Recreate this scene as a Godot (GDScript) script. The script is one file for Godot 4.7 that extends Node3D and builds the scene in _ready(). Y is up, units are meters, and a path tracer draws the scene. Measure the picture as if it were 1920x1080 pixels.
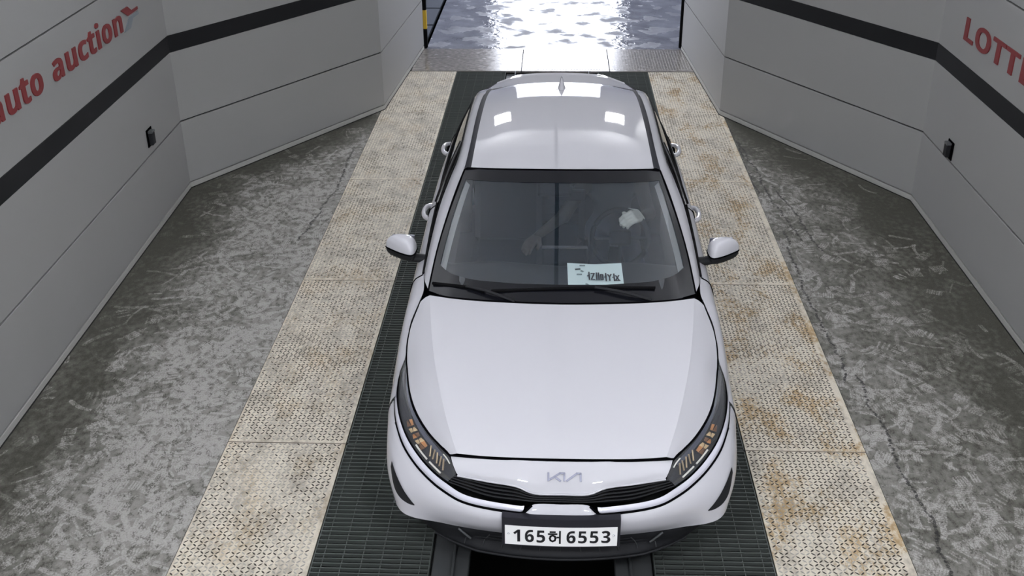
extends Node3D

var M := {}
var names := {}

# ------------------------------------------------------------------ helpers
func v3(a) -> Vector3:
	return Vector3(a[0], a[1], a[2])

func numbered(called: String) -> String:
	if not names.has(called):
		names[called] = 0
		return called
	names[called] += 1
	return "%s_%03d" % [called, names[called]]

func thing(called: String, label: String, category: String, at := Vector3.ZERO, group := "") -> Node3D:
	var o := Node3D.new()
	o.name = numbered(called)
	add_child(o)
	o.position = at
	o.set_meta("label", label)
	o.set_meta("category", category)
	if group:
		o.set_meta("group", group)
	return o

func part(called: String, mesh: Mesh, m: Material, parent: Node) -> MeshInstance3D:
	var o := MeshInstance3D.new()
	o.name = called
	o.mesh = mesh
	o.material_override = m
	parent.add_child(o, true)
	return o

func group_node(called: String, parent: Node) -> Node3D:
	var o := Node3D.new()
	o.name = called
	parent.add_child(o, true)
	return o

func struct_mesh(called: String, mesh: Mesh, m: Material) -> MeshInstance3D:
	var o := part(numbered(called), mesh, m, self)
	o.set_meta("kind", "structure")
	return o

func struct_node(called: String) -> Node3D:
	var o := Node3D.new()
	o.name = numbered(called)
	add_child(o)
	o.set_meta("kind", "structure")
	return o

func srgb(r: float, g: float, b: float) -> Color:
	return Color(r / 255.0, g / 255.0, b / 255.0)

func mat(c: Color, rough := 0.6, metal := 0.0, spec := 0.5) -> StandardMaterial3D:
	var m := StandardMaterial3D.new()
	m.albedo_color = c
	m.roughness = rough
	m.metallic = metal
	m.metallic_specular = spec
	return m

func box_mesh(size: Vector3, c := 0.0) -> Mesh:
	# box with chamfered edges
	if c <= 0.0:
		var b := BoxMesh.new()
		b.size = size
		return b
	var h := size * 0.5
	c = minf(c, minf(h.x, minf(h.y, h.z)) * 0.6)
	var st := SurfaceTool.new()
	st.begin(Mesh.PRIMITIVE_TRIANGLES)
	st.set_smooth_group(-1)
	var ax := [Vector3.RIGHT, Vector3.UP, Vector3.BACK]
	for i in 3:
		for s in [-1.0, 1.0]:
			var n: Vector3 = ax[i] * s
			var u: Vector3 = ax[(i + 1) % 3]
			var w: Vector3 = ax[(i + 2) % 3]
			var hu: float = h.dot(u) - c
			var hw: float = h.dot(w) - c
			var o: Vector3 = n * h.dot(ax[i])
			quad(st, o - u * hu - w * hw, o + u * hu - w * hw, o + u * hu + w * hw, o - u * hu + w * hw, n)
	for i in 3:
		var a: Vector3 = ax[i]
		var u: Vector3 = ax[(i + 1) % 3]
		var w: Vector3 = ax[(i + 2) % 3]
		for s in [-1.0, 1.0]:
			for t in [-1.0, 1.0]:
				var la: float = h.dot(a) - c
				var p1: Vector3 = u * s * h.dot(u) + w * t * (h.dot(w) - c)
				var p2: Vector3 = u * s * (h.dot(u) - c) + w * t * h.dot(w)
				quad(st, p1 - a * la, p1 + a * la, p2 + a * la, p2 - a * la, (u * s + w * t).normalized())
	for sx in [-1.0, 1.0]:
		for sy in [-1.0, 1.0]:
			for sz in [-1.0, 1.0]:
				var a := Vector3(sx * h.x, sy * (h.y - c), sz * (h.z - c))
				var b2 := Vector3(sx * (h.x - c), sy * h.y, sz * (h.z - c))
				var d := Vector3(sx * (h.x - c), sy * (h.y - c), sz * h.z)
				tri(st, a, b2, d, Vector3(sx, sy, sz).normalized())
	return st.commit()

func tri(st: SurfaceTool, a: Vector3, b: Vector3, c: Vector3, n: Vector3) -> void:
	if (b - a).cross(c - a).dot(n) > 0.0:
		var t := b
		b = c
		c = t
	for p in [a, b, c]:
		st.set_normal(n)
		st.add_vertex(p)

func quad(st: SurfaceTool, a: Vector3, b: Vector3, c: Vector3, d: Vector3, n: Vector3) -> void:
	tri(st, a, b, c, n)
	tri(st, a, c, d, n)

func box(called: String, size: Vector3, at: Vector3, m: Material, parent: Node, c := 0.0) -> MeshInstance3D:
	var o := part(called, box_mesh(size, c), m, parent)
	o.position = at
	return o

# polygon in xz, extruded down from y_top by thick; uv from the rectangle rect (x0,z0,x1,z1)
func slab(poly: PackedVector2Array, y_top: float, thick: float, rect := Rect2()) -> Mesh:
	var st := SurfaceTool.new()
	st.begin(Mesh.PRIMITIVE_TRIANGLES)
	var idx := Geometry2D.triangulate_polygon(poly)
	for k in range(0, idx.size(), 3):
		var ps := [poly[idx[k]], poly[idx[k + 1]], poly[idx[k + 2]]]
		for low in [0, 1]:
			var y: float = y_top - thick * low
			var q := []
			for p2 in ps:
				q.append(Vector3(p2.x, y, p2.y))
			var n := Vector3.UP if low == 0 else Vector3.DOWN
			if (q[1] - q[0]).cross(q[2] - q[0]).dot(n) > 0.0:
				q = [q[0], q[2], q[1]]
			for p in q:
				st.set_normal(n)
				if rect.has_area():
					st.set_uv(Vector2((p.x - rect.position.x) / rect.size.x, (p.z - rect.position.y) / rect.size.y))
				else:
					st.set_uv(Vector2(p.x, p.z))
				st.add_vertex(p)
	var ctr := Vector2.ZERO
	for p in poly:
		ctr += p / poly.size()
	for i in poly.size():
		var a := poly[i]
		var b := poly[(i + 1) % poly.size()]
		var n2 := Vector2(b.y - a.y, a.x - b.x).normalized()
		if n2.dot((a + b) * 0.5 - ctr) < 0.0:
			n2 = -n2
		var n3 := Vector3(n2.x, 0, n2.y)
		st.set_uv(Vector2.ZERO)
		quad(st, Vector3(a.x, y_top, a.y), Vector3(b.x, y_top, b.y), Vector3(b.x, y_top - thick, b.y), Vector3(a.x, y_top - thick, a.y), n3)
	return st.commit()

func rect_poly(x0: float, z0: float, x1: float, z1: float) -> PackedVector2Array:
	return PackedVector2Array([Vector2(x0, z0), Vector2(x1, z0), Vector2(x1, z1), Vector2(x0, z1)])

func cat(a: Vector3, b: Vector3, c: Vector3, d: Vector3, t: float) -> Vector3:
	return 0.5 * (2.0 * b + (c - a) * t + (2.0 * a - 5.0 * b + 4.0 * c - d) * t * t + (3.0 * b - a - 3.0 * c + d) * t * t * t)

func spline(ps: Array, n: int) -> PackedVector3Array:
	# n steps per span, through all points
	var out := PackedVector3Array()
	var k := ps.size()
	for i in k - 1:
		var b: Vector3 = ps[i]
		var c: Vector3 = ps[i + 1]
		var a: Vector3 = ps[i - 1] if i > 0 else b * 2.0 - c
		var d: Vector3 = ps[i + 2] if i + 2 < k else c * 2.0 - b
		for s in n:
			out.append(cat(a, b, c, d, float(s) / n))
	out.append(ps[k - 1])
	return out

func spline_at(ps: Array, u: float) -> Vector3:
	var i := clampi(int(u), 0, ps.size() - 2)
	var b: Vector3 = ps[i]
	var c: Vector3 = ps[i + 1]
	var a: Vector3 = ps[i - 1] if i > 0 else b * 2.0 - c
	var d: Vector3 = ps[i + 2] if i + 2 < ps.size() else c * 2.0 - b
	return cat(a, b, c, d, u - i)

func curve(a: Array, mirror := false) -> Array:
	var o := []
	if mirror:
		for i in range(a.size() - 1, -1, -1):
			if a[i][0] > 0.0005:
				o.append(Vector3(-a[i][0], a[i][1], a[i][2]))
	for p in a:
		o.append(v3(p))
	return o

func flipx(a: Array) -> Array:
	var o := []
	for p in a:
		o.append(Vector3(-p.x, p.y, p.z))
	return o

# smooth surface through rows of control points; several grids join into one mesh
func surf(grids: Array, nu: int, nv: int, inside := Vector3(0, 0.5, -2.5), thick := 0.0) -> ArrayMesh:
	var P := PackedVector3Array()
	var N := PackedVector3Array()
	var U := PackedVector2Array()
	var I := PackedInt32Array()
	for rows in grids:
		var lines := []
		for r in rows:
			lines.append(spline(r, nu))
		var w: int = lines[0].size()
		var cols := []
		for i in w:
			var c := []
			for l in lines:
				c.append(l[i])
			cols.append(spline(c, nv))
		var h: int = cols[0].size()
		var nrm := []
		var score := 0.0
		for i in w:
			for j in h:
				var du: Vector3 = cols[mini(i + 1, w - 1)][j] - cols[maxi(i - 1, 0)][j]
				var dv: Vector3 = cols[i][mini(j + 1, h - 1)] - cols[i][maxi(j - 1, 0)]
				var n := du.cross(dv).normalized()
				nrm.append(n)
				score += n.dot(cols[i][j] - inside)
		var sg := 1.0 if score > 0.0 else -1.0
		for side in ([0] if thick <= 0.0 else [0, 1]):
			var base := P.size()
			var ns := sg if side == 0 else -sg
			for i in w:
				for j in h:
					var n: Vector3 = nrm[i * h + j]
					P.append(cols[i][j] - (n * sg * thick if side == 1 else Vector3.ZERO))
					N.append(n * ns)
					U.append(Vector2(float(i) / (w - 1), float(j) / (h - 1)))
			for i in w - 1:
				for j in h - 1:
					var a := base + i * h + j
					var b := a + 1
					var c2 := a + h
					var d := c2 + 1
					if ns < 0.0:
						I.append_array(PackedInt32Array([a, c2, b, b, c2, d]))
					else:
						I.append_array(PackedInt32Array([a, b, c2, b, d, c2]))
	var arr := []
	arr.resize(Mesh.ARRAY_MAX)
	arr[Mesh.ARRAY_VERTEX] = P
	arr[Mesh.ARRAY_NORMAL] = N
	arr[Mesh.ARRAY_TEX_UV] = U
	arr[Mesh.ARRAY_INDEX] = I
	var m := ArrayMesh.new()
	m.add_surface_from_arrays(Mesh.PRIMITIVE_TRIANGLES, arr)
	return m

# round bar along a curve
func tube(ps: Array, r: float, n := 4, sides := 8, flat := 1.0, smooth := true) -> ArrayMesh:
	var pts: PackedVector3Array = spline(ps, n) if smooth else PackedVector3Array(ps)
	var P := PackedVector3Array()
	var N := PackedVector3Array()
	var I := PackedInt32Array()
	var k := pts.size()
	for i in k:
		var t := (pts[mini(i + 1, k - 1)] - pts[maxi(i - 1, 0)]).normalized()
		var up := Vector3.UP if absf(t.y) < 0.9 else Vector3.RIGHT
		var s := t.cross(up).normalized()
		var u := s.cross(t)
		for j in sides:
			var a := TAU * j / sides
			var d := s * cos(a) + u * sin(a) * flat
			P.append(pts[i] + d * r)
			N.append((s * cos(a) + u * sin(a) / flat).normalized())
	for i in k - 1:
		for j in sides:
			var a := i * sides + j
			var b := i * sides + (j + 1) % sides
			I.append_array(PackedInt32Array([a, b, a + sides, b, b + sides, a + sides]))
	for e in [0, k - 1]:
		var c := P.size()
		var t: Vector3 = (pts[1] - pts[0]).normalized() * -1.0 if e == 0 else (pts[k - 1] - pts[k - 2]).normalized()
		P.append(pts[e])
		N.append(t)
		for j in sides:
			P.append(P[e * sides + j])
			N.append(t)
		for j in sides:
			I.append_array(PackedInt32Array([c, c + 1 + (j + 1) % sides, c + 1 + j] if e == 0 else [c, c + 1 + j, c + 1 + (j + 1) % sides]))
	var arr := []
	arr.resize(Mesh.ARRAY_MAX)
	arr[Mesh.ARRAY_VERTEX] = P
	arr[Mesh.ARRAY_NORMAL] = N
	arr[Mesh.ARRAY_INDEX] = I
	var m := ArrayMesh.new()
	m.add_surface_from_arrays(Mesh.PRIMITIVE_TRIANGLES, arr)
	return m

# turned shape: profile of (radius, along x), about the x axis
func lathe(prof: Array, sides: int) -> ArrayMesh:
	var st := SurfaceTool.new()
	st.begin(Mesh.PRIMITIVE_TRIANGLES)
	for i in prof.size() - 1:
		var a: Vector2 = prof[i]
		var b: Vector2 = prof[i + 1]
		for s in sides:
			var t0 := TAU * s / sides
			var t1 := TAU * (s + 1) / sides
			var p := []
			for q in [[a, t0], [b, t0], [b, t1], [a, t1]]:
				p.append(Vector3(q[0].y, q[0].x * sin(q[1]), q[0].x * cos(q[1])))
			for k in [0, 1, 2, 0, 2, 3]:
				st.add_vertex(p[k])
	st.index()
	st.generate_normals()
	return st.commit()

# an extruded flat outline (x,y), thickness along z from 0 to depth
func extrude(poly: PackedVector2Array, depth: float) -> Mesh:
	var st := SurfaceTool.new()
	st.begin(Mesh.PRIMITIVE_TRIANGLES)
	var idx := Geometry2D.triangulate_polygon(poly)
	for k in range(0, idx.size(), 3):
		for z in [0.0, depth]:
			tri(st, Vector3(poly[idx[k]].x, poly[idx[k]].y, z), Vector3(poly[idx[k + 1]].x, poly[idx[k + 1]].y, z), Vector3(poly[idx[k + 2]].x, poly[idx[k + 2]].y, z), Vector3.BACK if z > 0.0 else Vector3.FORWARD)
	var cw := Geometry2D.is_polygon_clockwise(poly)
	for i in poly.size():
		var a := poly[i]
		var b := poly[(i + 1) % poly.size()]
		var n := Vector3(b.y - a.y, a.x - b.x, 0).normalized() * (-1.0 if cw else 1.0)
		quad(st, Vector3(a.x, a.y, 0), Vector3(b.x, b.y, 0), Vector3(b.x, b.y, depth), Vector3(a.x, a.y, depth), n)
	return st.commit()

# strokes of a given width, as flat bars in (x,y): for lettering built stroke by stroke
func strokes(lines: Array, width: float, depth: float) -> Mesh:
	var st := SurfaceTool.new()
	st.begin(Mesh.PRIMITIVE_TRIANGLES)
	for l in lines:
		for i in l.size() - 1:
			var a := Vector2(l[i][0], l[i][1])
			var b := Vector2(l[i + 1][0], l[i + 1][1])
			var d := (b - a).normalized()
			var s := Vector2(-d.y, d.x) * width * 0.5
			a -= d * width * 0.35
			b += d * width * 0.35
			var q := [a + s, b + s, b - s, a - s]
			var f := []
			for p in q:
				f.append(Vector3(p.x, p.y, depth))
			quad(st, f[0], f[1], f[2], f[3], Vector3.BACK)
			for k in 4:
				var e0: Vector3 = f[k]
				var e1: Vector3 = f[(k + 1) % 4]
				var mid := Vector3((a.x + b.x) * 0.5, (a.y + b.y) * 0.5, depth)
				var n := ((e0 + e1) * 0.5 - mid).normalized()
				quad(st, e0, e1, e1 - Vector3(0, 0, depth), e0 - Vector3(0, 0, depth), n)
	return st.commit()

func noise_bytes(w: int, h: int, freq: float, sd: int, oct := 4, sx := 1.0) -> PackedByteArray:
	var n := FastNoiseLite.new()
	n.noise_type = FastNoiseLite.TYPE_SIMPLEX_SMOOTH
	n.seed = sd
	n.frequency = freq
	n.fractal_octaves = oct
	var im := n.get_image(w, h)
	im.convert(Image.FORMAT_L8)
	return im.get_data()

func tex(w: int, h: int, data: PackedByteArray) -> ImageTexture:
	return ImageTexture.create_from_image(Image.create_from_data(w, h, false, Image.FORMAT_RGB8, data))

func noise_tex(freq: float, sd: int, c0: Color, c1: Color, size := 512, oct := 5, normal := false, bump := 4.0) -> NoiseTexture2D:
	var t := NoiseTexture2D.new()
	t.width = size
	t.height = size
	t.seamless = true
	var n := FastNoiseLite.new()
	n.seed = sd
	n.frequency = freq
	n.fractal_octaves = oct
	t.noise = n
	if normal:
		t.as_normal_map = true
		t.bump_strength = bump
	else:
		var g := Gradient.new()
		g.set_color(0, c0)
		g.set_color(1, c1)
		t.color_ramp = g
	return t

# ------------------------------------------------------------------ textures
# trodden concrete: dark damp cement with pale dust, scuffs and shoe prints in it
func concrete_tex(w: int, h: int, sd: int, size: Vector2, dust_at: Callable, cracks: Array) -> ImageTexture:
	var a := noise_bytes(w, h, 0.006, sd, 5)
	var b := noise_bytes(w, h, 0.05, sd + 1, 4)
	var c := noise_bytes(w, h, 0.25, sd + 2, 2)
	var scuff := PackedFloat32Array()
	scuff.resize(w * h)
	var rng := RandomNumberGenerator.new()
	rng.seed = sd
	var px := w / size.x
	var pz := h / size.y
	for k in 2600:
		var u := rng.randf()
		var v := rng.randf()
		var dd: float = dust_at.call(u, v)
		if rng.randf() > dd * 1.1 + 0.04:
			continue
		var kind := rng.randf()
		var ang := rng.randf() * TAU
		var x := u * size.x
		var z := v * size.y
		var amp := rng.randf_range(0.15, 0.8)
		if kind < 0.45:
			var ln := rng.randf_range(0.05, 0.28)
			var bend := rng.randf_range(-4.0, 4.0)
			var r := rng.randf_range(0.003, 0.014)
			var steps := int(ln / 0.004)
			for s in steps:
				ang += bend * 0.004
				x += cos(ang) * 0.004
				z += sin(ang) * 0.004
				dab(scuff, w, h, x * px, z * pz, r * px, r * pz, amp)
		else:
			# a shoe print: short bars side by side
			var d := Vector2(cos(ang), sin(ang))
			var bars := rng.randi_range(4, 11)
			var wid := rng.randf_range(0.03, 0.045)
			for q in bars:
				if rng.randf() < 0.2:
					continue
				var o := Vector2(x, z) + d * 0.017 * q
				for s in range(-6, 7):
					var pt := o + Vector2(-d.y, d.x) * wid * s / 6.0
					dab(scuff, w, h, pt.x * px, pt.y * pz, 0.0045 * px, 0.0045 * pz, amp)
	var data := PackedByteArray()
	data.resize(w * h * 3)
	for j in h:
		var v := float(j) / h
		for i in w:
			var k := j * w + i
			var n1 := a[k] / 255.0
			var n2 := b[k] / 255.0
			var n3 := c[k] / 255.0
			var dd: float = 0.0
			if (i & 7) == 0 or i == 0:
				dd = dust_at.call(float(i) / w, v)
				last_dust = dd
			else:
				dd = last_dust
			# dust lies in patches with a ragged edge
			var m := clampf(dd * 0.72 + (n1 - 0.5) * 0.45 + (n2 - 0.5) * 0.42, 0.0, 0.72)
			m = clampf(m + scuff[k] * (n3 * 1.3 + n2 * 0.5 - 0.25), 0.0, 1.0)
			var g := (n3 - 0.5) * 0.10 + (n2 - 0.5) * 0.05
			if n2 < 0.36 and n3 < 0.5:
				g -= 0.12 * dd
			var r0 := lerpf(0.265, 0.63, m) + g
			var g0 := lerpf(0.262, 0.62, m) + g
			var b0 := lerpf(0.230, 0.605, m) + g
			data[k * 3] = int(clampf(r0, 0.02, 1.0) * 255.0)
			data[k * 3 + 1] = int(clampf(g0, 0.02, 1.0) * 255.0)
			data[k * 3 + 2] = int(clampf(b0, 0.02, 1.0) * 255.0)
	for cr in cracks:
		var x: float = cr[0]
		var z: float = cr[1]
		while z < cr[2]:
			z += 0.004
			x += rng.randf_range(-0.0045, 0.0045) + cr[3] * 0.004
			if rng.randf() < 0.5:
				continue
			var r := rng.randf_range(0.002, 0.008)
			var cx := int(x * px)
			var cz := int(z * pz)
			var rx := int(ceil(r * px))
			for jj in range(maxi(cz - 1, 0), mini(cz + 2, h)):
				for ii in range(maxi(cx - rx, 0), mini(cx + rx + 1, w)):
					if rng.randf() < 0.75:
						var k := (jj * w + ii) * 3
						for q in 3:
							data[k + q] = int(data[k + q] * 0.55)
	return tex(w, h, data)

var last_dust := 0.0

func dab(f: PackedFloat32Array, w: int, h: int, x: float, y: float, rx: float, ry: float, amp: float) -> void:
	for j in range(maxi(int(y - ry), 0), mini(int(y + ry) + 1, h)):
		for i in range(maxi(int(x - rx), 0), mini(int(x + rx) + 1, w)):
			var k := j * w + i
			f[k] = maxf(f[k], amp)

# painted steel: cream paint, trodden-in dirt, rust where the paint is gone
func plate_tex(w: int, h: int, sd: int, rust_amount: float, grime: float) -> ImageTexture:
	var a := noise_bytes(w, h, 0.012, sd, 4)
	var b := noise_bytes(w, h, 0.07, sd + 1, 4)
	var c := noise_bytes(w, h, 0.3, sd + 2, 2)
	var e := noise_bytes(w, h, 0.008, sd + 3, 4)
	var data := PackedByteArray()
	data.resize(w * h * 3)
	for k in w * h:
		var n1 := a[k] / 255.0
		var n2 := b[k] / 255.0
		var n3 := c[k] / 255.0
		var n4 := e[k] / 255.0
		var dirt := clampf((n1 - 0.5) * 1.1 + (n2 - 0.5) * 1.0 + (n3 - 0.5) * 0.8 + grime, 0.0, 1.0)
		var rust := clampf(((n4 - 0.53) * 2.2 + (n2 - 0.5) * 1.3 + (n3 - 0.55) * 1.2) * rust_amount, 0.0, 0.65)
		var g := (n3 - 0.5) * 0.15
		var r0 := lerpf(lerpf(0.855, 0.61, dirt), 0.60, rust) + g
		var g0 := lerpf(lerpf(0.825, 0.58, dirt), 0.46, rust) + g
		var b0 := lerpf(lerpf(0.76, 0.53, dirt), 0.26, rust) + g
		data[k * 3] = int(clampf(r0, 0.02, 1.0) * 255.0)
		data[k * 3 + 1] = int(clampf(g0, 0.02, 1.0) * 255.0)
		data[k * 3 + 2] = int(clampf(b0, 0.02, 1.0) * 255.0)
	return tex(w, h, data)

# ------------------------------------------------------------------ start
func _ready() -> void:
	set_camera_and_light()
	make_materials()
	build_room()
	build_ground()
	build_far_bay()
	build_signs()
	build_lamps()
	build_car()
	build_paper()
	build_person()

func set_camera_and_light() -> void:
	var cam := Camera3D.new()
	cam.name = "camera"
	var fwd := Vector3(-0.03810193, -0.46338935, -0.88533528)
	var right := Vector3(0.99921106, -0.00773502, -0.03895421)
	var up := right.cross(fwd)
	cam.transform = Transform3D(Basis(right, up, -fwd).orthonormalized(), Vector3(-0.05879, 3.81493, 3.95755))
	cam.fov = 30.0789
	cam.near = 0.05
	cam.far = 200.0
	add_child(cam)
	cam.current = true
	var sky_mat := ProceduralSkyMaterial.new()
	sky_mat.sky_top_color = Color(0.93, 0.95, 1.0)
	sky_mat.sky_horizon_color = Color(0.95, 0.96, 1.0)
	sky_mat.ground_horizon_color = Color(0.42, 0.42, 0.44)
	sky_mat.ground_bottom_color = Color(0.36, 0.36, 0.38)
	sky_mat.sky_energy_multiplier = 1.0
	var sky := Sky.new()
	sky.sky_material = sky_mat
	var env := Environment.new()
	env.background_mode = Environment.BG_SKY
	env.sky = sky
	env.background_energy_multiplier = 10.0
	env.tonemap_mode = Environment.TONE_MAPPER_LINEAR
	env.tonemap_exposure = 0.79
	env.sdfgi_enabled = true
	env.ssao_enabled = true
	env.ssil_enabled = true
	var we := WorldEnvironment.new()
	we.name = "surroundings"
	we.environment = env
	add_child(we)

const LAMP_REAR := 5.5
const LAMP_FRONT := 8.0
const UPLIGHT := 21.0

func make_materials() -> void:
	M.panel = mat(srgb(146, 146, 145), 0.55)
	M.groove = mat(srgb(28, 28, 28), 0.8)
	M.band = mat(srgb(27, 28, 30), 0.6, 0.0, 0.3)
	M.base = mat(srgb(164, 164, 160), 0.6)
	M.ceiling = mat(srgb(236, 236, 238), 0.7)
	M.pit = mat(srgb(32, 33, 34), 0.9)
	M.steel = mat(srgb(96, 99, 101), 0.45, 0.5)
	M.dark_steel = mat(srgb(84, 89, 87), 0.55, 0.2, 0.3)
	M.paint = mat(srgb(194, 194, 200), 0.5, 0.0, 0.0)
	M.paint.clearcoat_enabled = true
	M.paint.clearcoat = 1.0
	M.paint.clearcoat_roughness = 0.03
	M.black_plastic = mat(srgb(30, 31, 34), 0.6, 0.0, 0.35)
	M.gloss_black = mat(srgb(14, 14, 17), 0.12)
	M.gap = mat(srgb(9, 9, 11), 0.9, 0.0, 0.0)
	M.rubber = mat(srgb(14, 14, 16), 0.8, 0.0, 0.2)
	M.chrome = mat(srgb(205, 206, 214), 0.12, 1.0)
	M.rim = mat(srgb(150, 152, 156), 0.3, 0.9)
	M.glass = mat(Color(0.28, 0.34, 0.40, 0.22), 0.0, 0.0, 0.71)
	M.glass.transparency = BaseMaterial3D.TRANSPARENCY_ALPHA
	M.side_glass = mat(Color(0.02, 0.02, 0.025, 0.6), 0.0, 0.0, 0.5)
	M.side_glass.transparency = BaseMaterial3D.TRANSPARENCY_ALPHA
	M.lens = mat(Color(0.9, 0.92, 0.95, 0.05), 0.0, 0.0, 0.5)
	M.lens.transparency = BaseMaterial3D.TRANSPARENCY_ALPHA
	M.interior = mat(srgb(20, 22, 25), 0.9, 0.0, 0.1)
	M.interior_light = mat(srgb(150, 154, 156), 0.8)
	M.seat = mat(srgb(19, 21, 24), 0.9, 0.0, 0.1)
	M.lamp_black = mat(srgb(40, 42, 48), 0.25, 0.2)
	M.lamp_amber = mat(srgb(214, 150, 96), 0.25, 0.3)
	M.lamp_white = mat(srgb(235, 235, 228), 0.3)
	M.rusty = mat(srgb(58, 40, 26), 0.9)
	M.red = mat(srgb(118, 35, 38), 0.6)
	M.grey_mark = mat(srgb(122, 130, 136), 0.5)
	M.plate_white = mat(srgb(246, 246, 246), 0.5)
	M.ink = mat(srgb(18, 19, 24), 0.6)
	M.paper = mat(srgb(226, 248, 250), 0.8)
	M.paper_grey = mat(srgb(130, 150, 152), 0.8)
	M.yellow = mat(srgb(205, 168, 40), 0.6)
	M.housing = mat(srgb(60, 62, 64), 0.5, 0.3)
	M.lamp_gold = mat(srgb(236, 206, 160), 0.25, 0.3)
	M.lamp_bronze = mat(srgb(120, 84, 56), 0.3, 0.3)
	M.lamp_blind = mat(srgb(84, 88, 104), 0.35, 0.3)
	M.lamp_rib = mat(srgb(170, 150, 120), 0.3, 0.5)
	M.trim = mat(srgb(214, 214, 226), 0.2)
	M.trim.clearcoat_enabled = true
	M.trim.clearcoat = 1.0
	M.trim.clearcoat_roughness = 0.03
	M.rib_grey = mat(srgb(58, 60, 62), 0.5)
	M.holder = mat(srgb(30, 30, 38), 0.4)
	M.emblem = mat(srgb(128, 130, 146), 0.3, 0.4)
	M.molding = mat(srgb(34, 35, 42), 0.7, 0.0, 0.3)
	M.frit = mat(srgb(20, 21, 26), 0.2, 0.0, 0.38)
	M.dash = mat(srgb(28, 31, 34), 0.8)
	M.grey_ink = mat(srgb(60, 72, 74), 0.8)
	M.tube = mat(srgb(255, 255, 255), 0.5)
	M.tube.emission_enabled = true
	M.tube.emission = Color(1, 1, 1)
	M.tube.emission_energy_multiplier = 4.0
	M.glow = mat(srgb(255, 255, 255), 0.5)
	M.glow.emission_enabled = true
	M.glow.emission = Color(1, 1, 1)
	M.glow.emission_energy_multiplier = 14.0

# ------------------------------------------------------------------ room
const CEIL := 4.05
const LW := [Vector2(-3.12, 9.0), Vector2(-3.47, -5.29), Vector2(-1.98, -7.65), Vector2(-1.82, -10.2)]
const RW := [Vector2(1.61, -10.2), Vector2(1.76, -7.52), Vector2(3.16, -5.12), Vector2(3.16, 9.0)]

func wall(called: String, base_called: String, a: Vector2, b: Vector2) -> Node3D:
	var o := struct_node(called)
	var d := (b - a).normalized()
	var ln := a.distance_to(b)
	o.transform = Transform3D(Basis(Vector3(d.x, 0, d.y), Vector3.UP, Vector3(-d.y, 0, d.x)), Vector3(a.x, 0, a.y))
	box("backing", Vector3(ln + 0.02, CEIL + 0.1, 0.18), Vector3(ln * 0.5, CEIL * 0.5, -0.112), M.groove, o)
	for h in [[0.060, 0.644], [0.658, 1.285], [1.437, 2.055], [2.067, 2.9], [2.912, CEIL]]:
		box("panel", Vector3(ln + 0.004, h[1] - h[0], 0.022), Vector3(ln * 0.5, (h[0] + h[1]) * 0.5, -0.011), M.panel, o, 0.002)
	var bd := box("stripe_panel", Vector3(ln + 0.004, 0.148, 0.022), Vector3(ln * 0.5, 1.361, -0.010), M.band, o, 0.002)
	bd.set_meta("label", "charcoal stripe")
	var bb := struct_mesh(base_called, box_mesh(Vector3(ln, 0.044, 0.03), 0.002), M.base)
	bb.transform = o.transform * Transform3D(Basis(), Vector3(ln * 0.5, 0.028, -0.012))
	var foot := struct_mesh(base_called.replace("baseboard", "trim"), box_mesh(Vector3(ln, 0.008, 0.03)), M.groove)
	foot.transform = o.transform * Transform3D(Basis(), Vector3(ln * 0.5, 0.003, -0.008))
	return o

func build_room() -> void:
	wall("wall_left", "baseboard_left", LW[0], LW[1])
	wall("wall_left_angled", "baseboard_left_angled", LW[1], LW[2])
	wall("wall_left_far", "baseboard_left_far", LW[2], LW[3])
	wall("wall_right_far", "baseboard_right_far", RW[0], RW[1])
	wall("wall_right_angled", "baseboard_right_angled", RW[1], RW[2])
	wall("wall_right", "baseboard_right", RW[2], RW[3])
	# ceiling: two fields of white sheet with an open joint along the middle
	var c := struct_node("ceiling")
	box("deck", Vector3(7.6, 0.15, 19.4), Vector3(0, CEIL + 0.13, -0.6), M.groove, c)
	box("sheet", Vector3(3.7, 0.04, 19.4), Vector3(-0.075 - 1.85, CEIL + 0.02, -0.6), M.ceiling, c)
	box("sheet", Vector3(3.7, 0.04, 19.4), Vector3(-0.025 + 1.85, CEIL + 0.02, -0.6), M.ceiling, c)
	# wall over the far doorway
	var f := struct_node("wall_far")
	box("lintel", Vector3(3.9, CEIL - 2.75 + 0.1, 0.2), Vector3(-0.1, (CEIL + 2.75) * 0.5 + 0.05, -10.2), M.panel, f, 0.005)
	# front wall behind the camera, with its doorway
	var n := struct_node("wall_near")
	box("pier", Vector3(1.9, CEIL, 0.2), Vector3(-2.65, CEIL * 0.5, 9.0), M.panel, n)
	box("pier", Vector3(1.9, CEIL, 0.2), Vector3(2.55, CEIL * 0.5, 9.0), M.panel, n)
	box("lintel", Vector3(3.4, CEIL - 2.6, 0.2), Vector3(-0.05, (CEIL + 2.6) * 0.5, 9.0), M.panel, n)

# ------------------------------------------------------------------ ground
const PL0 := -2.01
const PL1 := -1.295
const PR0 := 1.095
const PR1 := 1.80
const PIT0 := -0.67
const PIT1 := 0.47
const ZE := -9.17

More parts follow.
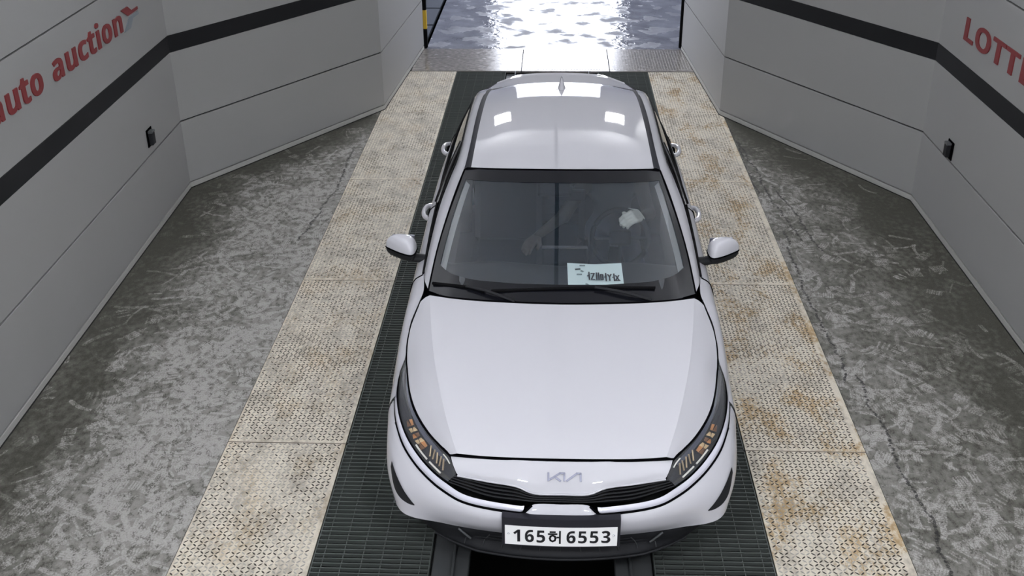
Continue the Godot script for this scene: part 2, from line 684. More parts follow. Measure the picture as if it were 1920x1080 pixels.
func build_ground() -> void:
	# concrete on both sides
	var rl := Rect2(-3.55, -7.75, 1.56, 8.3)
	var tl := concrete_tex(512, 2048, 11, rl.size, func(u: float, v: float) -> float:
		var z := -7.75 + v * 8.3
		var wx := -3.45 + (z + 5.29) * 0.0245 if z > -5.29 else -3.47 - (z + 5.29) * 0.631
		var d: float = -3.55 + u * 1.56 - wx
		return clampf(smoothstep(0.12, 0.75, d) * 0.74 + smoothstep(0.8, 1.4, d) * 0.22 + (0.1 if z > -2.5 else 0.0), 0.0, 0.95), [[1.42, 1.3, 3.6, 0.0]])
	var ml := StandardMaterial3D.new()
	ml.albedo_texture = tl
	ml.roughness = 0.62
	ml.texture_repeat = false
	struct_mesh("floor_left", slab(PackedVector2Array([Vector2(-3.6, 0.5), Vector2(-3.6, -5.2), Vector2(LW[1].x - 0.05, LW[1].y), Vector2(PL0 - 0.003, -7.62), Vector2(PL0 - 0.003, 0.5)]), 0.0, 0.2, rl), ml)
	var rr := Rect2(1.78, -7.65, 1.45, 8.2)
	var tr := concrete_tex(512, 2048, 47, rr.size, func(u: float, v: float) -> float:
		var z := -7.65 + v * 8.2
		var wx := 3.16 if z > -5.12 else 3.16 + (z + 5.12) * 0.583
		var d: float = wx - 1.78 - u * 1.45
		return clampf(smoothstep(0.25, 0.85, d) * 0.38 + smoothstep(0.7, 1.3, d) * 0.12 + smoothstep(-3.5, -1.0, z) * 0.12, 0.0, 0.95), [[0.06, 1.0, 3.4, 0.02], [0.13, 3.2, 5.6, 0.005], [0.17, 5.5, 8.0, -0.005], [0.2, 2.2, 3.6, 0.1], [0.02, 0.2, 2.4, 0.0]])
	var mr := StandardMaterial3D.new()
	mr.albedo_texture = tr
	mr.roughness = 0.62
	mr.texture_repeat = false
	struct_mesh("floor_right", slab(PackedVector2Array([Vector2(3.3, 0.5), Vector2(3.3, -5.0), Vector2(3.21, -5.12), Vector2(PR1 + 0.003, -7.50), Vector2(PR1 + 0.003, 0.5)]), 0.0, 0.2, rr), mr)
	var mf := mat(Color.WHITE, 0.65)
	mf.albedo_texture = noise_tex(0.01, 5, srgb(92, 91, 84), srgb(150, 147, 140))
	mf.uv1_scale = Vector3(0.4, 0.4, 0.4)
	struct_mesh("floor", slab(rect_poly(-3.6, 0.5, 3.3, 9.2), 0.0, 0.2), mf)
	# the strips of chequer plate, plate by plate
	var zs := [0.5, -1.285, -3.43, -5.53, -7.55, ZE]
	for side in 2:
		var x0: float = [PL0, PR0][side]
		var x1: float = [PL1, PR1][side]
		var mp := StandardMaterial3D.new()
		mp.albedo_texture = plate_tex(256, 2048, 71 + side * 9, [0.25, 0.85][side], [0.28, 0.14][side])
		mp.roughness = 0.55
		mp.texture_repeat = false
		var rect := Rect2(x0, ZE, x1 - x0, 0.5 - ZE)
		for k in 5:
			var wear: String = ["at the front edge of the photo", "beside the bonnet", "beside the front doors", "beside the rear doors", "nearest the far doorway"][k]
			var t := thing("checker_plate", "%s chequer steel plate %s, %s of the car" % [["cream worn", "rust-stained cream"][side], wear, ["left", "right"][side]], "floor plate", Vector3.ZERO, "chequer plates along the drive")
			part("plate", slab(rect_poly(x0, zs[k + 1] + 0.004, x1, zs[k] - 0.004), 0.0, 0.012, rect), mp, t)
			if k < 4:
				box("joint", Vector3(x1 - x0, 0.01, 0.012), Vector3((x0 + x1) * 0.5, -0.0068, zs[k + 1]), M.rusty, t)
			# raised lozenges of the chequer pattern
			var lens := CylinderMesh.new()
			lens.top_radius = 0.55
			lens.bottom_radius = 1.0
			lens.height = 1.0
			lens.radial_segments = 6
			lens.rings = 1
			lens.cap_bottom = false
			var pts := []
			var cols := []
			var rng := RandomNumberGenerator.new()
			rng.seed = 100 + side * 10 + k
			var nz := FastNoiseLite.new()
			nz.seed = 9 + side
			nz.frequency = 1.1
			var p := 0.0275
			var nx := int((x1 - x0 - 0.02) / p)
			var nn := int((zs[k] - zs[k + 1] - 0.016) / p)
			for i in nx:
				for j in nn:
					var x := x0 + 0.02 + i * p
					var z: float = zs[k + 1] + 0.016 + j * p
					var ang := PI / 4 if (i + j) % 2 == 0 else -PI / 4
					var b := Basis(Vector3.UP, ang) * Basis.from_scale(Vector3(0.0145, 0.0016, 0.0048))
					pts.append(Transform3D(b, Vector3(x, 0.0008, z)))
					var worn: float = nz.get_noise_2d(x * 1.4, z) * 0.9 + rng.randf_range(-0.45, 0.45) + [-0.02, 0.26][side]
					worn += [0.06, 0.1, 0.0, -0.15, -0.25][k]
					if worn > 0.08:
						var d := rng.randf_range(0.010, 0.035)
						cols.append(Color(d * 1.25, d, d * 0.75))
					else:
						var d := rng.randf_range(0.26, 0.40)
						cols.append(Color(d * 1.04, d, d * 0.9))
			var mm := MultiMesh.new()
			mm.transform_format = MultiMesh.TRANSFORM_3D
			mm.use_colors = true
			mm.mesh = lens
			mm.instance_count = pts.size()
			for q in pts.size():
				mm.set_instance_transform(q, pts[q])
				mm.set_instance_color(q, cols[q])
			var mi := MultiMeshInstance3D.new()
			mi.name = "raised_pattern"
			mi.multimesh = mm
			if not M.has("lozenge"):
				M.lozenge = mat(Color.WHITE, 0.55)
				M.lozenge.vertex_color_use_as_albedo = true
			mi.material_override = M.lozenge
			mi.set_meta("kind", "stuff")
			t.add_child(mi, true)
	# inspection pit under the car
	var pit := struct_node("pit")
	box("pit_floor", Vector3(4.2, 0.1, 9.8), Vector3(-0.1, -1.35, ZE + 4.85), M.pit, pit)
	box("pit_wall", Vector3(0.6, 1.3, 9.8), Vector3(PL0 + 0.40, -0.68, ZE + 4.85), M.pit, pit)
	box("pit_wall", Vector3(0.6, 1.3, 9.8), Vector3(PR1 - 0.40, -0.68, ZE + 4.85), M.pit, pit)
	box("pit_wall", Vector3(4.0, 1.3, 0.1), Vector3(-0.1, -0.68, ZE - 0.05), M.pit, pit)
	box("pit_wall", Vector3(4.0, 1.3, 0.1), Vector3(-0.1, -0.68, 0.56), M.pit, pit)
	# beams along the pit carrying the gratings
	for s in 2:
		var xe: float = [PIT0, PIT1][s]
		var sg: float = [1.0, -1.0][s]
		var t := thing("pit_beam", "dark steel ledge with raised lip along the %s side of the pit" % ["left", "right"][s], "steel beam", Vector3(xe, 0, 0), "beams of the inspection pit")
		box("ledge", Vector3(0.19, 0.06, 9.66), Vector3(sg * 0.097, -0.06, ZE + 4.84), M.steel, t, 0.004)
		box("lip", Vector3(0.012, 0.05, 9.66), Vector3(sg * 0.115, -0.012, ZE + 4.84), M.steel, t, 0.003)
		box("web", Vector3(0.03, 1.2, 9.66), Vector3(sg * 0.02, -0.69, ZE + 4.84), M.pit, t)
	# gratings: five lift-out panels on each side
	for s in 2:
		var x0: float = [PL1, PIT1][s]
		var x1: float = [PIT0, PR0][s]
		for k in 5:
			var za: float = zs[k + 1] + 0.004
			var zb: float = zs[k] - 0.004
			var t := thing("floor_grating", "dark steel bar grating %s, %s of the car" % [["at the front bumper", "beside the front wheel", "beside the front door", "beside the rear door", "behind the car toward the doorway"][k], ["left", "right"][s]], "grating", Vector3((x0 + x1) * 0.5, 0, za), "gratings over the pit")
			var w := x1 - x0 - 0.012
			var dz := zb - za
			for e in [-1.0, 1.0]:
				box("frame_bar", Vector3(0.006, 0.04, dz), Vector3(e * (w * 0.5 - 0.003), -0.022, dz * 0.5), M.dark_steel, t)
			box("frame_bar", Vector3(w, 0.04, 0.006), Vector3(0, -0.022, 0.003), M.dark_steel, t)
			box("frame_bar", Vector3(w, 0.04, 0.006), Vector3(0, -0.022, dz - 0.003), M.dark_steel, t)
			var bm := box_mesh(Vector3(w - 0.012, 0.022, 0.0062))
			var n := int(dz / 0.0355)
			for i in range(1, n):
				var o := part("bar", bm, M.dark_steel, t)
				o.position = Vector3(0, -0.013, dz * i / n)
			for i in 6:
				box("cross_rod", Vector3(0.005, 0.006, dz - 0.012), Vector3(-w * 0.5 + w * (i + 0.5) / 6.0, -0.010, dz * 0.5), M.dark_steel, t)

# ------------------------------------------------------------------ beyond the far doorway
func build_far_bay() -> void:
	# sill plates across the doorway
	var xs := [-1.87, -0.485, 0.62, 1.70]
	var mp := mat(Color.WHITE, 0.28)
	mp.albedo_texture = noise_tex(0.02, 21, srgb(120, 116, 112), srgb(170, 165, 160))
	mp.uv1_scale = Vector3(1.2, 1.2, 1.2)
	mp.roughness_texture = noise_tex(0.015, 22, Color(0.25, 0.25, 0.25), Color(1, 1, 1))
	mp.roughness = 0.3
	var look := ["smooth steel sill plate at the left end of the far doorway", "pitted steel sill plate in the middle of the far doorway", "ribbed steel sill plate at the right end of the far doorway"]
	for k in 3:
		var t := thing("sill_plate", look[k], "floor plate", Vector3.ZERO, "sill plates in the far doorway")
		part("plate", slab(rect_poly(xs[k] + 0.005, -10.22, xs[k + 1] - 0.005, ZE - 0.012), 0.004, 0.02), mp, t)
		if k > 0:
			var nrib := int((xs[k + 1] - xs[k]) / 0.035)
			for i in range(1, nrib):
				box("rib", Vector3(0.012, 0.003, 0.9), Vector3(xs[k] + i * 0.035, 0.0045, -9.70), mp, t, 0.001)
	var soil := struct_mesh("floor_doorway", slab(PackedVector2Array([Vector2(-2.2, -10.22), Vector2(1.95, -10.22), Vector2(1.95, ZE - 0.1), Vector2(-2.2, ZE - 0.1)]), -0.017, 0.2), M.pit)
	soil.set_meta("kind", "structure")
	# narrow concrete margins between plates and far walls
	# wet floor of the bay behind
	var wet := StandardMaterial3D.new()
	wet.albedo_texture = noise_tex(0.012, 31, srgb(104, 106, 114), srgb(150, 152, 160))
	wet.uv1_scale = Vector3(0.35, 0.35, 0.35)
	wet.roughness = 0.55
	wet.roughness_texture = noise_tex(0.011, 36, Color(0.0, 0.0, 0.0), Color(1, 1, 1), 512, 4)
	var g0: Gradient = wet.roughness_texture.color_ramp
	g0.set_offset(0, 0.54)
	g0.set_offset(1, 0.80)
	g0.set_color(0, Color(0.17, 0.17, 0.17))
	wet.metallic_specular = 0.6
	wet.normal_enabled = true
	wet.normal_texture = noise_tex(0.02, 33, Color.BLACK, Color.WHITE, 1024, 4, true, 5.0)
	wet.normal_scale = 0.22
	struct_mesh("floor_far_bay", slab(rect_poly(-1.79, -32.0, 7.0, -10.235), -0.004, 0.2), wet)
	# drain slabs along its left edge
	var dm := mat(srgb(88, 92, 98), 0.25)
	var t := thing("drain_channel", "row of grey drain slabs beside the left door jamb", "drain", Vector3.ZERO)
	var z := -10.47
	for k in 12:
		part("slab", slab(rect_poly(-2.25, z - 1.02, -1.84, z - 0.045), 0.0, 0.05), dm, t)
		z -= 1.05
	box("channel", Vector3(0.46, 0.1, 13.0), Vector3(-2.03, -0.16, -17.0), M.gap, t)
	struct_mesh("floor_far_bay_left", slab(rect_poly(-7.0, -32.0, -2.27, -10.235), -0.004, 0.2), wet)
	# its walls and roof, and the bright exit at its end
	var bay := mat(srgb(168, 171, 182), 0.7)
	var w := struct_node("wall_far_bay")
	box("side_wall", Vector3(0.2, 5.4, 6.0), Vector3(-7.1, 2.7, -22.0), bay, w)
	box("side_wall", Vector3(0.2, 0.9, 8.8), Vector3(-7.1, 4.95, -14.7), bay, w)
	box("side_wall", Vector3(0.2, 5.4, 9.0), Vector3(7.1, 2.7, -20.5), bay, w)
	box("side_wall", Vector3(0.2, 0.9, 6.0), Vector3(7.1, 4.95, -13.2), bay, w)
	box("front_wall", Vector3(5.3, 5.4, 0.2), Vector3(-4.55, 2.7, -10.36), bay, w)
	box("front_wall", Vector3(5.5, 5.4, 0.2), Vector3(4.45, 2.7, -10.36), bay, w)
	box("front_wall", Vector3(3.7, 2.6, 0.1), Vector3(-0.1, 4.1, -10.36), bay, w)
	box("end_wall", Vector3(5.4, 5.4, 0.2), Vector3(-4.30, 2.7, -24.0), bay, w)
	box("end_wall", Vector3(5.5, 5.4, 0.2), Vector3(4.3, 2.7, -24.0), bay, w)
	struct_mesh("ceiling_far_bay", box_mesh(Vector3(14.4, 0.2, 14.0)), bay).position = Vector3(0, 5.5, -17.2)
	# corner guards on the jambs
	var g := thing("corner_guard", "black and yellow striped corner guard on left door jamb", "corner guard", Vector3(-1.80, 0, -10.27))
	for k in 9:
		box("stripe", Vector3(0.05, 0.25, 0.05), Vector3(0, 0.135 + 0.25 * k, 0), M.rubber if k % 2 == 0 else M.yellow, g, 0.006)
	var g2 := thing("corner_guard", "plain black corner guard on right door jamb", "corner guard", Vector3(1.60, 0, -10.27))
	box("strip", Vector3(0.04, 2.3, 0.04), Vector3(0, 1.16, 0), M.rubber, g2, 0.006)

# ------------------------------------------------------------------ lettering on the walls
func text_mesh(s: String, height: float, bold: bool, depth := 0.008) -> TextMesh:
	var f := SystemFont.new()
	f.font_names = PackedStringArray(["Droid Sans"])
	f.font_weight = 700 if bold else 400
	var t := TextMesh.new()
	t.text = s
	t.font = f
	t.font_size = 64
	t.pixel_size = height / 64.0
	t.depth = depth
	t.horizontal_alignment = HORIZONTAL_ALIGNMENT_LEFT
	t.vertical_alignment = VERTICAL_ALIGNMENT_BOTTOM
	return t

func arrow_logo(parent: Node, at: Vector3, s: float) -> void:
	var up := PackedVector2Array([Vector2(0, 0.46), Vector2(0.40, 0.46), Vector2(0.62, 0.33), Vector2(1.0, 0.33), Vector2(1.0, 0.27), Vector2(0.36, 0.27)])
	var lo := PackedVector2Array([Vector2(1.0, 0.235), Vector2(0.42, 0.235), Vector2(0.02, 0.0), Vector2(0.40, 0.0), Vector2(0.62, 0.165), Vector2(1.0, 0.165)])
	for k in 2:
		var q := PackedVector2Array()
		for p in [up, lo][k]:
			q.append(p * s)
		var o := part(["mark_upper", "mark_lower"][k], extrude(q, 0.008), [M.red, M.grey_mark][k], parent)
		o.position = at

func wall_sign(a: Vector2, b: Vector2, start: float, base_y: float, label: String) -> void:
	var d := (b - a).normalized()
	var t := thing("wall_lettering", label, "sign")
	t.transform = Transform3D(Basis(Vector3(d.x, 0, d.y), Vector3.UP, Vector3(-d.y, 0, d.x)), Vector3(a.x, 0, a.y)) * Transform3D(Basis(), Vector3(start, base_y, 0.004))
	var x := 0.0
	for w in [["LOTTE", true, 0.238, 1.35], ["auto", true, 0.243, 0.76], ["auction", true, 0.243, 1.37]]:
		var m := text_mesh(w[0], w[2], w[1])
		var bb := m.get_aabb()
		var f: float = w[3] / bb.size.x
		var o := part("word", m, M.red, t)
		o.scale = Vector3(f, 1, 1)
		o.position = Vector3(x - bb.position.x * f, -bb.position.y, 0)
		x += w[3] + 0.17
	arrow_logo(t, Vector3(x - 0.155, -0.01, -0.004), 0.37)

func build_signs() -> void:
	wall_sign(LW[0], LW[1], 9.47, 1.725, "red wall lettering with grey and red arrow above the left stripe")
	wall_sign(RW[2], RW[3], 0.54, 1.61, "red wall lettering above the stripe on the right wall")
	# small sensors on the walls
	for s in 2:
		var a: Vector2 = [LW[0], RW[2]][s]
		var b: Vector2 = [LW[1], RW[3]][s]
		var d := (b - a).normalized()
		var t := thing("wall_sensor", "small black sensor box on the %s wall just above the groove" % ["left", "right"][s], "sensor", Vector3.ZERO, "sensor boxes on the walls")
		var at: float = [13.46, 0.70][s]
		t.transform = Transform3D(Basis(Vector3(d.x, 0, d.y), Vector3.UP, Vector3(-d.y, 0, d.x)), Vector3(a.x, 0, a.y)) * Transform3D(Basis(), Vector3(at, [0.80, 0.745][s], 0))
		box("back_plate", Vector3(0.13, 0.15, 0.008), Vector3(0, 0, 0.004), M.gap, t, 0.002)
		box("body", Vector3(0.075, 0.105, 0.035), Vector3(-0.008, -0.008, 0.025), M.black_plastic, t, 0.006)
		box("cap", Vector3(0.07, 0.02, 0.04), Vector3(-0.008, 0.052, 0.027), M.steel, t, 0.004)

# ------------------------------------------------------------------ lamps
func flood(label: String, at: Vector3, target: Vector3, energy: float, size: Vector2) -> void:
	var t := thing("flood_lamp", label, "lamp", at, "flood lamps under the ceiling")
	t.look_at_from_position(at, target)
	box("housing", Vector3(size.x + 0.06, size.y + 0.06, 0.08), Vector3(0, 0, 0.045), M.housing, t, 0.01)
	box("lamp_panel", Vector3(size.x, size.y, 0.01), Vector3(0, 0, 0.0), M.glow, t)
	box("bracket", Vector3(0.05, 0.05, 0.22), Vector3(0, 0, 0.18), M.housing, t)
	var l := AreaLight3D.new()
	l.name = "lamp_light"
	l.area_size = size
	l.light_energy = energy
	l.light_color = Color(0.98, 0.985, 1.0)
	l.shadow_enabled = true
	l.set("area_range", 30.0)
	l.position = Vector3(0, 0, -0.02)
	t.add_child(l)

func build_lamps() -> void:
	uplight("left", Vector3(-3.02, 2.95, -1.0), 1.0, 8.4)
	uplight("right", Vector3(2.98, 2.95, -1.0), -1.0, 8.4)
	flood("flood lamp high on the far wall, left of the doorway axis", Vector3(-1.15, 3.55, -9.8), Vector3(-0.6, 1.0, -3.0), LAMP_REAR, Vector2(0.5, 0.32))
	flood("flood lamp high on the far wall, right of the doorway axis", Vector3(1.05, 3.55, -9.8), Vector3(0.6, 1.0, -3.0), LAMP_REAR, Vector2(0.5, 0.32))
	flood("flood lamp under the ceiling, left of the camera", Vector3(-1.0, 3.80, 3.2), Vector3(-0.5, 0.6, 0.0), LAMP_FRONT, Vector2(0.5, 0.32))
	flood("flood lamp under the ceiling, right of the camera", Vector3(0.95, 3.80, 3.2), Vector3(0.5, 0.6, 0.0), LAMP_FRONT, Vector2(0.5, 0.32))

# ------------------------------------------------------------------ the car
const CX := -0.01

func sides(called: String, grids: Array, nu: int, nv: int, m: Material, parent: Node, inside := Vector3(0, 0.5, -2.5)) -> void:
	# one part on the right (x > 0) and its mirror image on the left
	var r := []
	var l := []
	for rows in grids:
		var rr := []
		var ll := []
		for row in rows:
			var c := curve(row)
			rr.append(c)
			ll.append(flipx(c))
		r.append(rr)
		l.append(ll)
	part(called, surf(r, nu, nv, inside), m, parent)
	part(called, surf(l, nu, nv, inside), m, parent)

func full(called: String, grids: Array, nu: int, nv: int, m: Material, parent: Node, inside := Vector3(0, 0.5, -2.5)) -> MeshInstance3D:
	var g := []
	for rows in grids:
		var r := []
		for row in rows:
			r.append(curve(row, true))
		g.append(r)
	return part(called, surf(g, nu, nv, inside), m, parent)

func seam(pts: Array, r: float, parent: Node, both := true, called := "shut_line", m: Material = null) -> void:
	var c := curve(pts)
	part(called, tube(c, r, 4, 6), m if m else M.gap, parent)
	if both:
		part(called, tube(flipx(c), r, 4, 6), m if m else M.gap, parent)

const HOOD := [
	[[0, 0.989, -1.25], [0.38, 0.985, -1.278], [0.60, 0.977, -1.325], [0.745, 0.966, -1.385]],
	[[0, 0.969, -1.05], [0.36, 0.965, -1.055], [0.56, 0.957, -1.07], [0.708, 0.947, -1.09]],
	[[0, 0.936, -0.80], [0.34, 0.932, -0.80], [0.53, 0.925, -0.80], [0.663, 0.916, -0.80]],
	[[0, 0.895, -0.55], [0.32, 0.892, -0.55], [0.49, 0.886, -0.555], [0.612, 0.879, -0.56]],
	[[0, 0.856, -0.36], [0.29, 0.853, -0.365], [0.45, 0.848, -0.375], [0.567, 0.842, -0.380]],
	[[0, 0.812, -0.21], [0.27, 0.809, -0.215], [0.41, 0.804, -0.235], [0.528, 0.802, -0.260]],
	[[0, 0.775, -0.130], [0.26, 0.772, -0.138], [0.39, 0.768, -0.152], [0.495, 0.764, -0.172]],
]
const HOOD_SIDE := [
	[[0.745, 0.966, -1.385], [0.770, 0.957, -1.375], [0.795, 0.943, -1.350]],
	[[0.708, 0.947, -1.09], [0.770, 0.924, -1.11], [0.829, 0.890, -1.11]],
	[[0.663, 0.916, -0.80], [0.745, 0.882, -0.83], [0.818, 0.836, -0.880]],
	[[0.612, 0.879, -0.56], [0.688, 0.840, -0.57], [0.760, 0.792, -0.580]],
	[[0.567, 0.842, -0.380], [0.620, 0.808, -0.382], [0.672, 0.767, -0.382]],
	[[0.528, 0.802, -0.260], [0.556, 0.782, -0.255], [0.584, 0.756, -0.255]],
	[[0.495, 0.764, -0.172], [0.510, 0.758, -0.176], [0.527, 0.749, -0.182]],
]
const LAMP_IN := [[0.822, 0.832, -0.905], [0.808, 0.826, -0.80], [0.778, 0.802, -0.645], [0.728, 0.780, -0.495], [0.664, 0.764, -0.368], [0.595, 0.753, -0.268], [0.531, 0.744, -0.182], [0.489, 0.690, -0.100]]
const LAMP_OUT := [[0.834, 0.824, -0.905], [0.850, 0.795, -0.805], [0.845, 0.762, -0.675], [0.819, 0.724, -0.540], [0.768, 0.686, -0.412], [0.692, 0.657, -0.290], [0.613, 0.641, -0.190], [0.540, 0.630, -0.124]]

func lamp_point(u: float, v: float, out := 0.0) -> Vector3:
	var a := spline(curve(LAMP_IN), 10)
	var b := spline(curve(LAMP_OUT), 10)
	var i := clampi(int(u * 10.0), 0, a.size() - 1)
	var p := a[i].lerp(b[i], v)
	var n := Vector3(p.x * 0.55, 0.35, 0.55).normalized()
	return p + n * (out + 0.012 * sin(v * PI))

func build_car() -> void:
	var car := thing("car", "white sedan facing the camera over the pit, with plate 165 6553", "car", Vector3(CX, 0, 0))
	# --- bonnet
	full("hood", [HOOD], 5, 5, M.paint, car)
	sides("hood_flank", [HOOD_SIDE], 4, 5, M.paint, car)
	seam([[0.793, 0.940, -1.39], [0.831, 0.886, -1.11], [0.820, 0.833, -0.875], [0.761, 0.788, -0.575], [0.672, 0.763, -0.375], [0.584, 0.752, -0.248], [0.527, 0.745, -0.175]], 0.005, car)
	var hf := curve([[0, 0.766, -0.124], [0.26, 0.764, -0.132], [0.39, 0.760, -0.146], [0.527, 0.753, -0.172]], true)
	part("shut_line", tube(hf, 0.005, 4, 6), M.gap, car)
	part("shut_line", tube(curve([[0, 0.980, -1.262], [0.38, 0.976, -1.29], [0.60, 0.967, -1.338], [0.752, 0.955, -1.40]], true), 0.012, 4, 6), M.gap, car)
	# --- nose above the grille
	var nose := [
		[[0, 0.768, -0.122], [0.14, 0.767, -0.124], [0.25, 0.766, -0.129], [0.40, 0.759, -0.147], [0.525, 0.746, -0.174]],
		[[0, 0.742, -0.082], [0.14, 0.741, -0.084], [0.245, 0.740, -0.092], [0.39, 0.736, -0.112], [0.515, 0.732, -0.142]],
		[[0, 0.706, -0.040], [0.14, 0.706, -0.042], [0.235, 0.710, -0.056], [0.37, 0.710, -0.082], [0.502, 0.712, -0.118]],
		[[0, 0.662, -0.012], [0.13, 0.663, -0.014], [0.215, 0.683, -0.040], [0.345, 0.686, -0.068], [0.489, 0.692, -0.100]],
	]
	full("nose_panel", [nose], 5, 5, M.paint, car)
	var edge := curve([[0, 0.660, -0.010], [0.125, 0.661, -0.012], [0.212, 0.681, -0.038], [0.345, 0.684, -0.066], [0.489, 0.690, -0.098]], true)
	part("nose_edge", tube(edge, 0.005, 4, 6), M.paint, car)
	# --- grille
	var grille := group_node("grille", car)
	var gtop := [[0, 0.662, -0.030], [0.13, 0.663, -0.032], [0.215, 0.683, -0.058], [0.345, 0.686, -0.086], [0.489, 0.694, -0.118]]
	var gbot := [[0, 0.600, -0.030], [0.13, 0.600, -0.030], [0.215, 0.596, -0.036], [0.355, 0.600, -0.058], [0.545, 0.622, -0.135]]
	full("backing", [[gtop, gbot]], 5, 2, M.gloss_black, grille)
	for k in 4:
		var f := 0.22 + 0.19 * k
		var c := []
		for i in 5:
			var q: Vector3 = v3(gtop[i]).lerp(v3(gbot[i]), f)
			c.append([q.x, q.y, q.z + 0.014])
		part("slat", tube(curve(c, true), 0.0042, 4, 6), M.black_plastic, grille)
	# --- headlamps
	for s in [1.0, -1.0]:
		var hl := group_node("headlight", car)
		var hin := []
		var hmid := []
		var hout := []
		var lmid := []
		var lin := []
		var lout := []
		for i in 8:
			var a := v3(LAMP_IN[i])
			var b := v3(LAMP_OUT[i])
			var n := Vector3(a.x * 0.55, 0.45, 0.55).normalized()
			var sg := Vector3(s, 1, 1)
			hin.append((a - n * 0.012) * sg)
			hmid.append((a.lerp(b, 0.5) - n * 0.022) * sg)
			hout.append((b - n * 0.012) * sg)
			lin.append(a * sg)
			lmid.append((a.lerp(b, 0.5) + n * 0.016) * sg)
			lout.append(b * sg)
		part("housing", surf([[hin, hmid, hout]], 4, 4), M.lamp_black, hl)
		part("lens", surf([[lin, lmid, lout]], 5, 4), M.lens, hl)
		part("gasket", tube(lin, 0.004, 4, 6), M.gap, hl)
		part("gasket", tube(lout, 0.004, 4, 6), M.gap, hl)
		# textured inner blind along the bonnet side
		var b1 := []
		var b2 := []
		for i in range(1, 7):
			b1.append(lamp_point(i, 0.10, -0.022) * Vector3(s, 1, 1))
			b2.append(lamp_point(i, 0.40, -0.026) * Vector3(s, 1, 1))
		part("inner_blind", surf([[b1, b2]], 3, 2), M.lamp_blind, hl)
		# gold facets of the reflector bowl
		var fu := [3.35, 3.7, 4.0, 4.3, 4.55, 4.85]
		for i in 5:
			for j in 2:
				var q0: float = 0.42 + 0.20 * j
				var d0 := -0.020 if (i + j) % 2 == 0 else -0.012
				var d1 := -0.014 if (i + j) % 2 == 0 else -0.022
				var sg := Vector3(s, 1, 1)
				var ra := [lamp_point(fu[i], q0 + 0.02, d0) * sg, lamp_point(fu[i + 1] - 0.05, q0 + 0.02, d1) * sg]
				var rb := [lamp_point(fu[i], q0 + 0.19 - 0.05 * (1 - j) * (1 if i == 0 else 0), d1) * sg, lamp_point(fu[i + 1] - 0.05, q0 + 0.19, d0) * sg]
				part("reflector", surf([[ra, rb]], 2, 2), [M.lamp_gold, M.lamp_amber, M.lamp_gold, M.lamp_bronze][(i * 3 + j * 2 + 1) % 4], hl)
		for q in [4.95, 5.2, 5.45, 5.7, 5.95]:
			var p0 := lamp_point(q, 0.30, -0.010) * Vector3(s, 1, 1)
			var p1 := lamp_point(q + 0.35, 0.66, -0.012) * Vector3(s, 1, 1)
			part("reflector_rib", tube([p0, p1], 0.0045, 2, 6), M.lamp_rib, hl)
		for q in [[4.5, 5.35], [5.5, 6.3]]:
			var c := []
			for i in 4:
				c.append(lamp_point(lerpf(q[0], q[1], i / 3.0), 0.84, -0.008) * Vector3(s, 1, 1))
			part("light_bar", tube(c, 0.005, 3, 6), M.lamp_white, hl)
		var c3 := []
		for i in 4:
			c3.append(lamp_point(lerpf(5.75, 6.35, i / 3.0), 0.18, -0.006) * Vector3(s, 1, 1))
		part("light_bar", tube(c3, 0.0035, 3, 6), M.lamp_white, hl)
	# --- bar under lamps and grille
	var tt := [[0.852, 0.800, -0.83], [0.853, 0.766, -0.69], [0.826, 0.732, -0.545], [0.774, 0.688, -0.412], [0.697, 0.655, -0.288], [0.615, 0.637, -0.184], [0.540, 0.625, -0.115], [0.460, 0.611, -0.060], [0.354, 0.604, -0.026], [0.205, 0.600, 0.002], [0.170, 0.601, 0.004]]
	var tm := [[0.857, 0.790, -0.82], [0.860, 0.753, -0.685], [0.834, 0.716, -0.535], [0.783, 0.674, -0.400], [0.706, 0.643, -0.274], [0.621, 0.624, -0.171], [0.545, 0.611, -0.103], [0.464, 0.598, -0.049], [0.356, 0.591, -0.014], [0.207, 0.587, 0.014], [0.174, 0.588, 0.015]]
	var tb := [[0.860, 0.780, -0.81], [0.863, 0.738, -0.675], [0.836, 0.699, -0.525], [0.784, 0.658, -0.390], [0.707, 0.628, -0.266], [0.621, 0.608, -0.165], [0.546, 0.594, -0.100], [0.467, 0.584, -0.048], [0.360, 0.577, -0.015], [0.210, 0.573, 0.011], [0.180, 0.574, 0.012]]
	sides("trim_bar", [[tt, tm, tb]], 4, 3, M.trim, car)
	seam([[0.838, 0.694, -0.520], [0.786, 0.653, -0.386], [0.708, 0.622, -0.262], [0.622, 0.602, -0.161], [0.547, 0.588, -0.097], [0.468, 0.578, -0.045], [0.360, 0.571, -0.012], [0.212, 0.567, 0.014], [0.175, 0.569, 0.015], [0.135, 0.602, 0.002]], 0.0055, car)
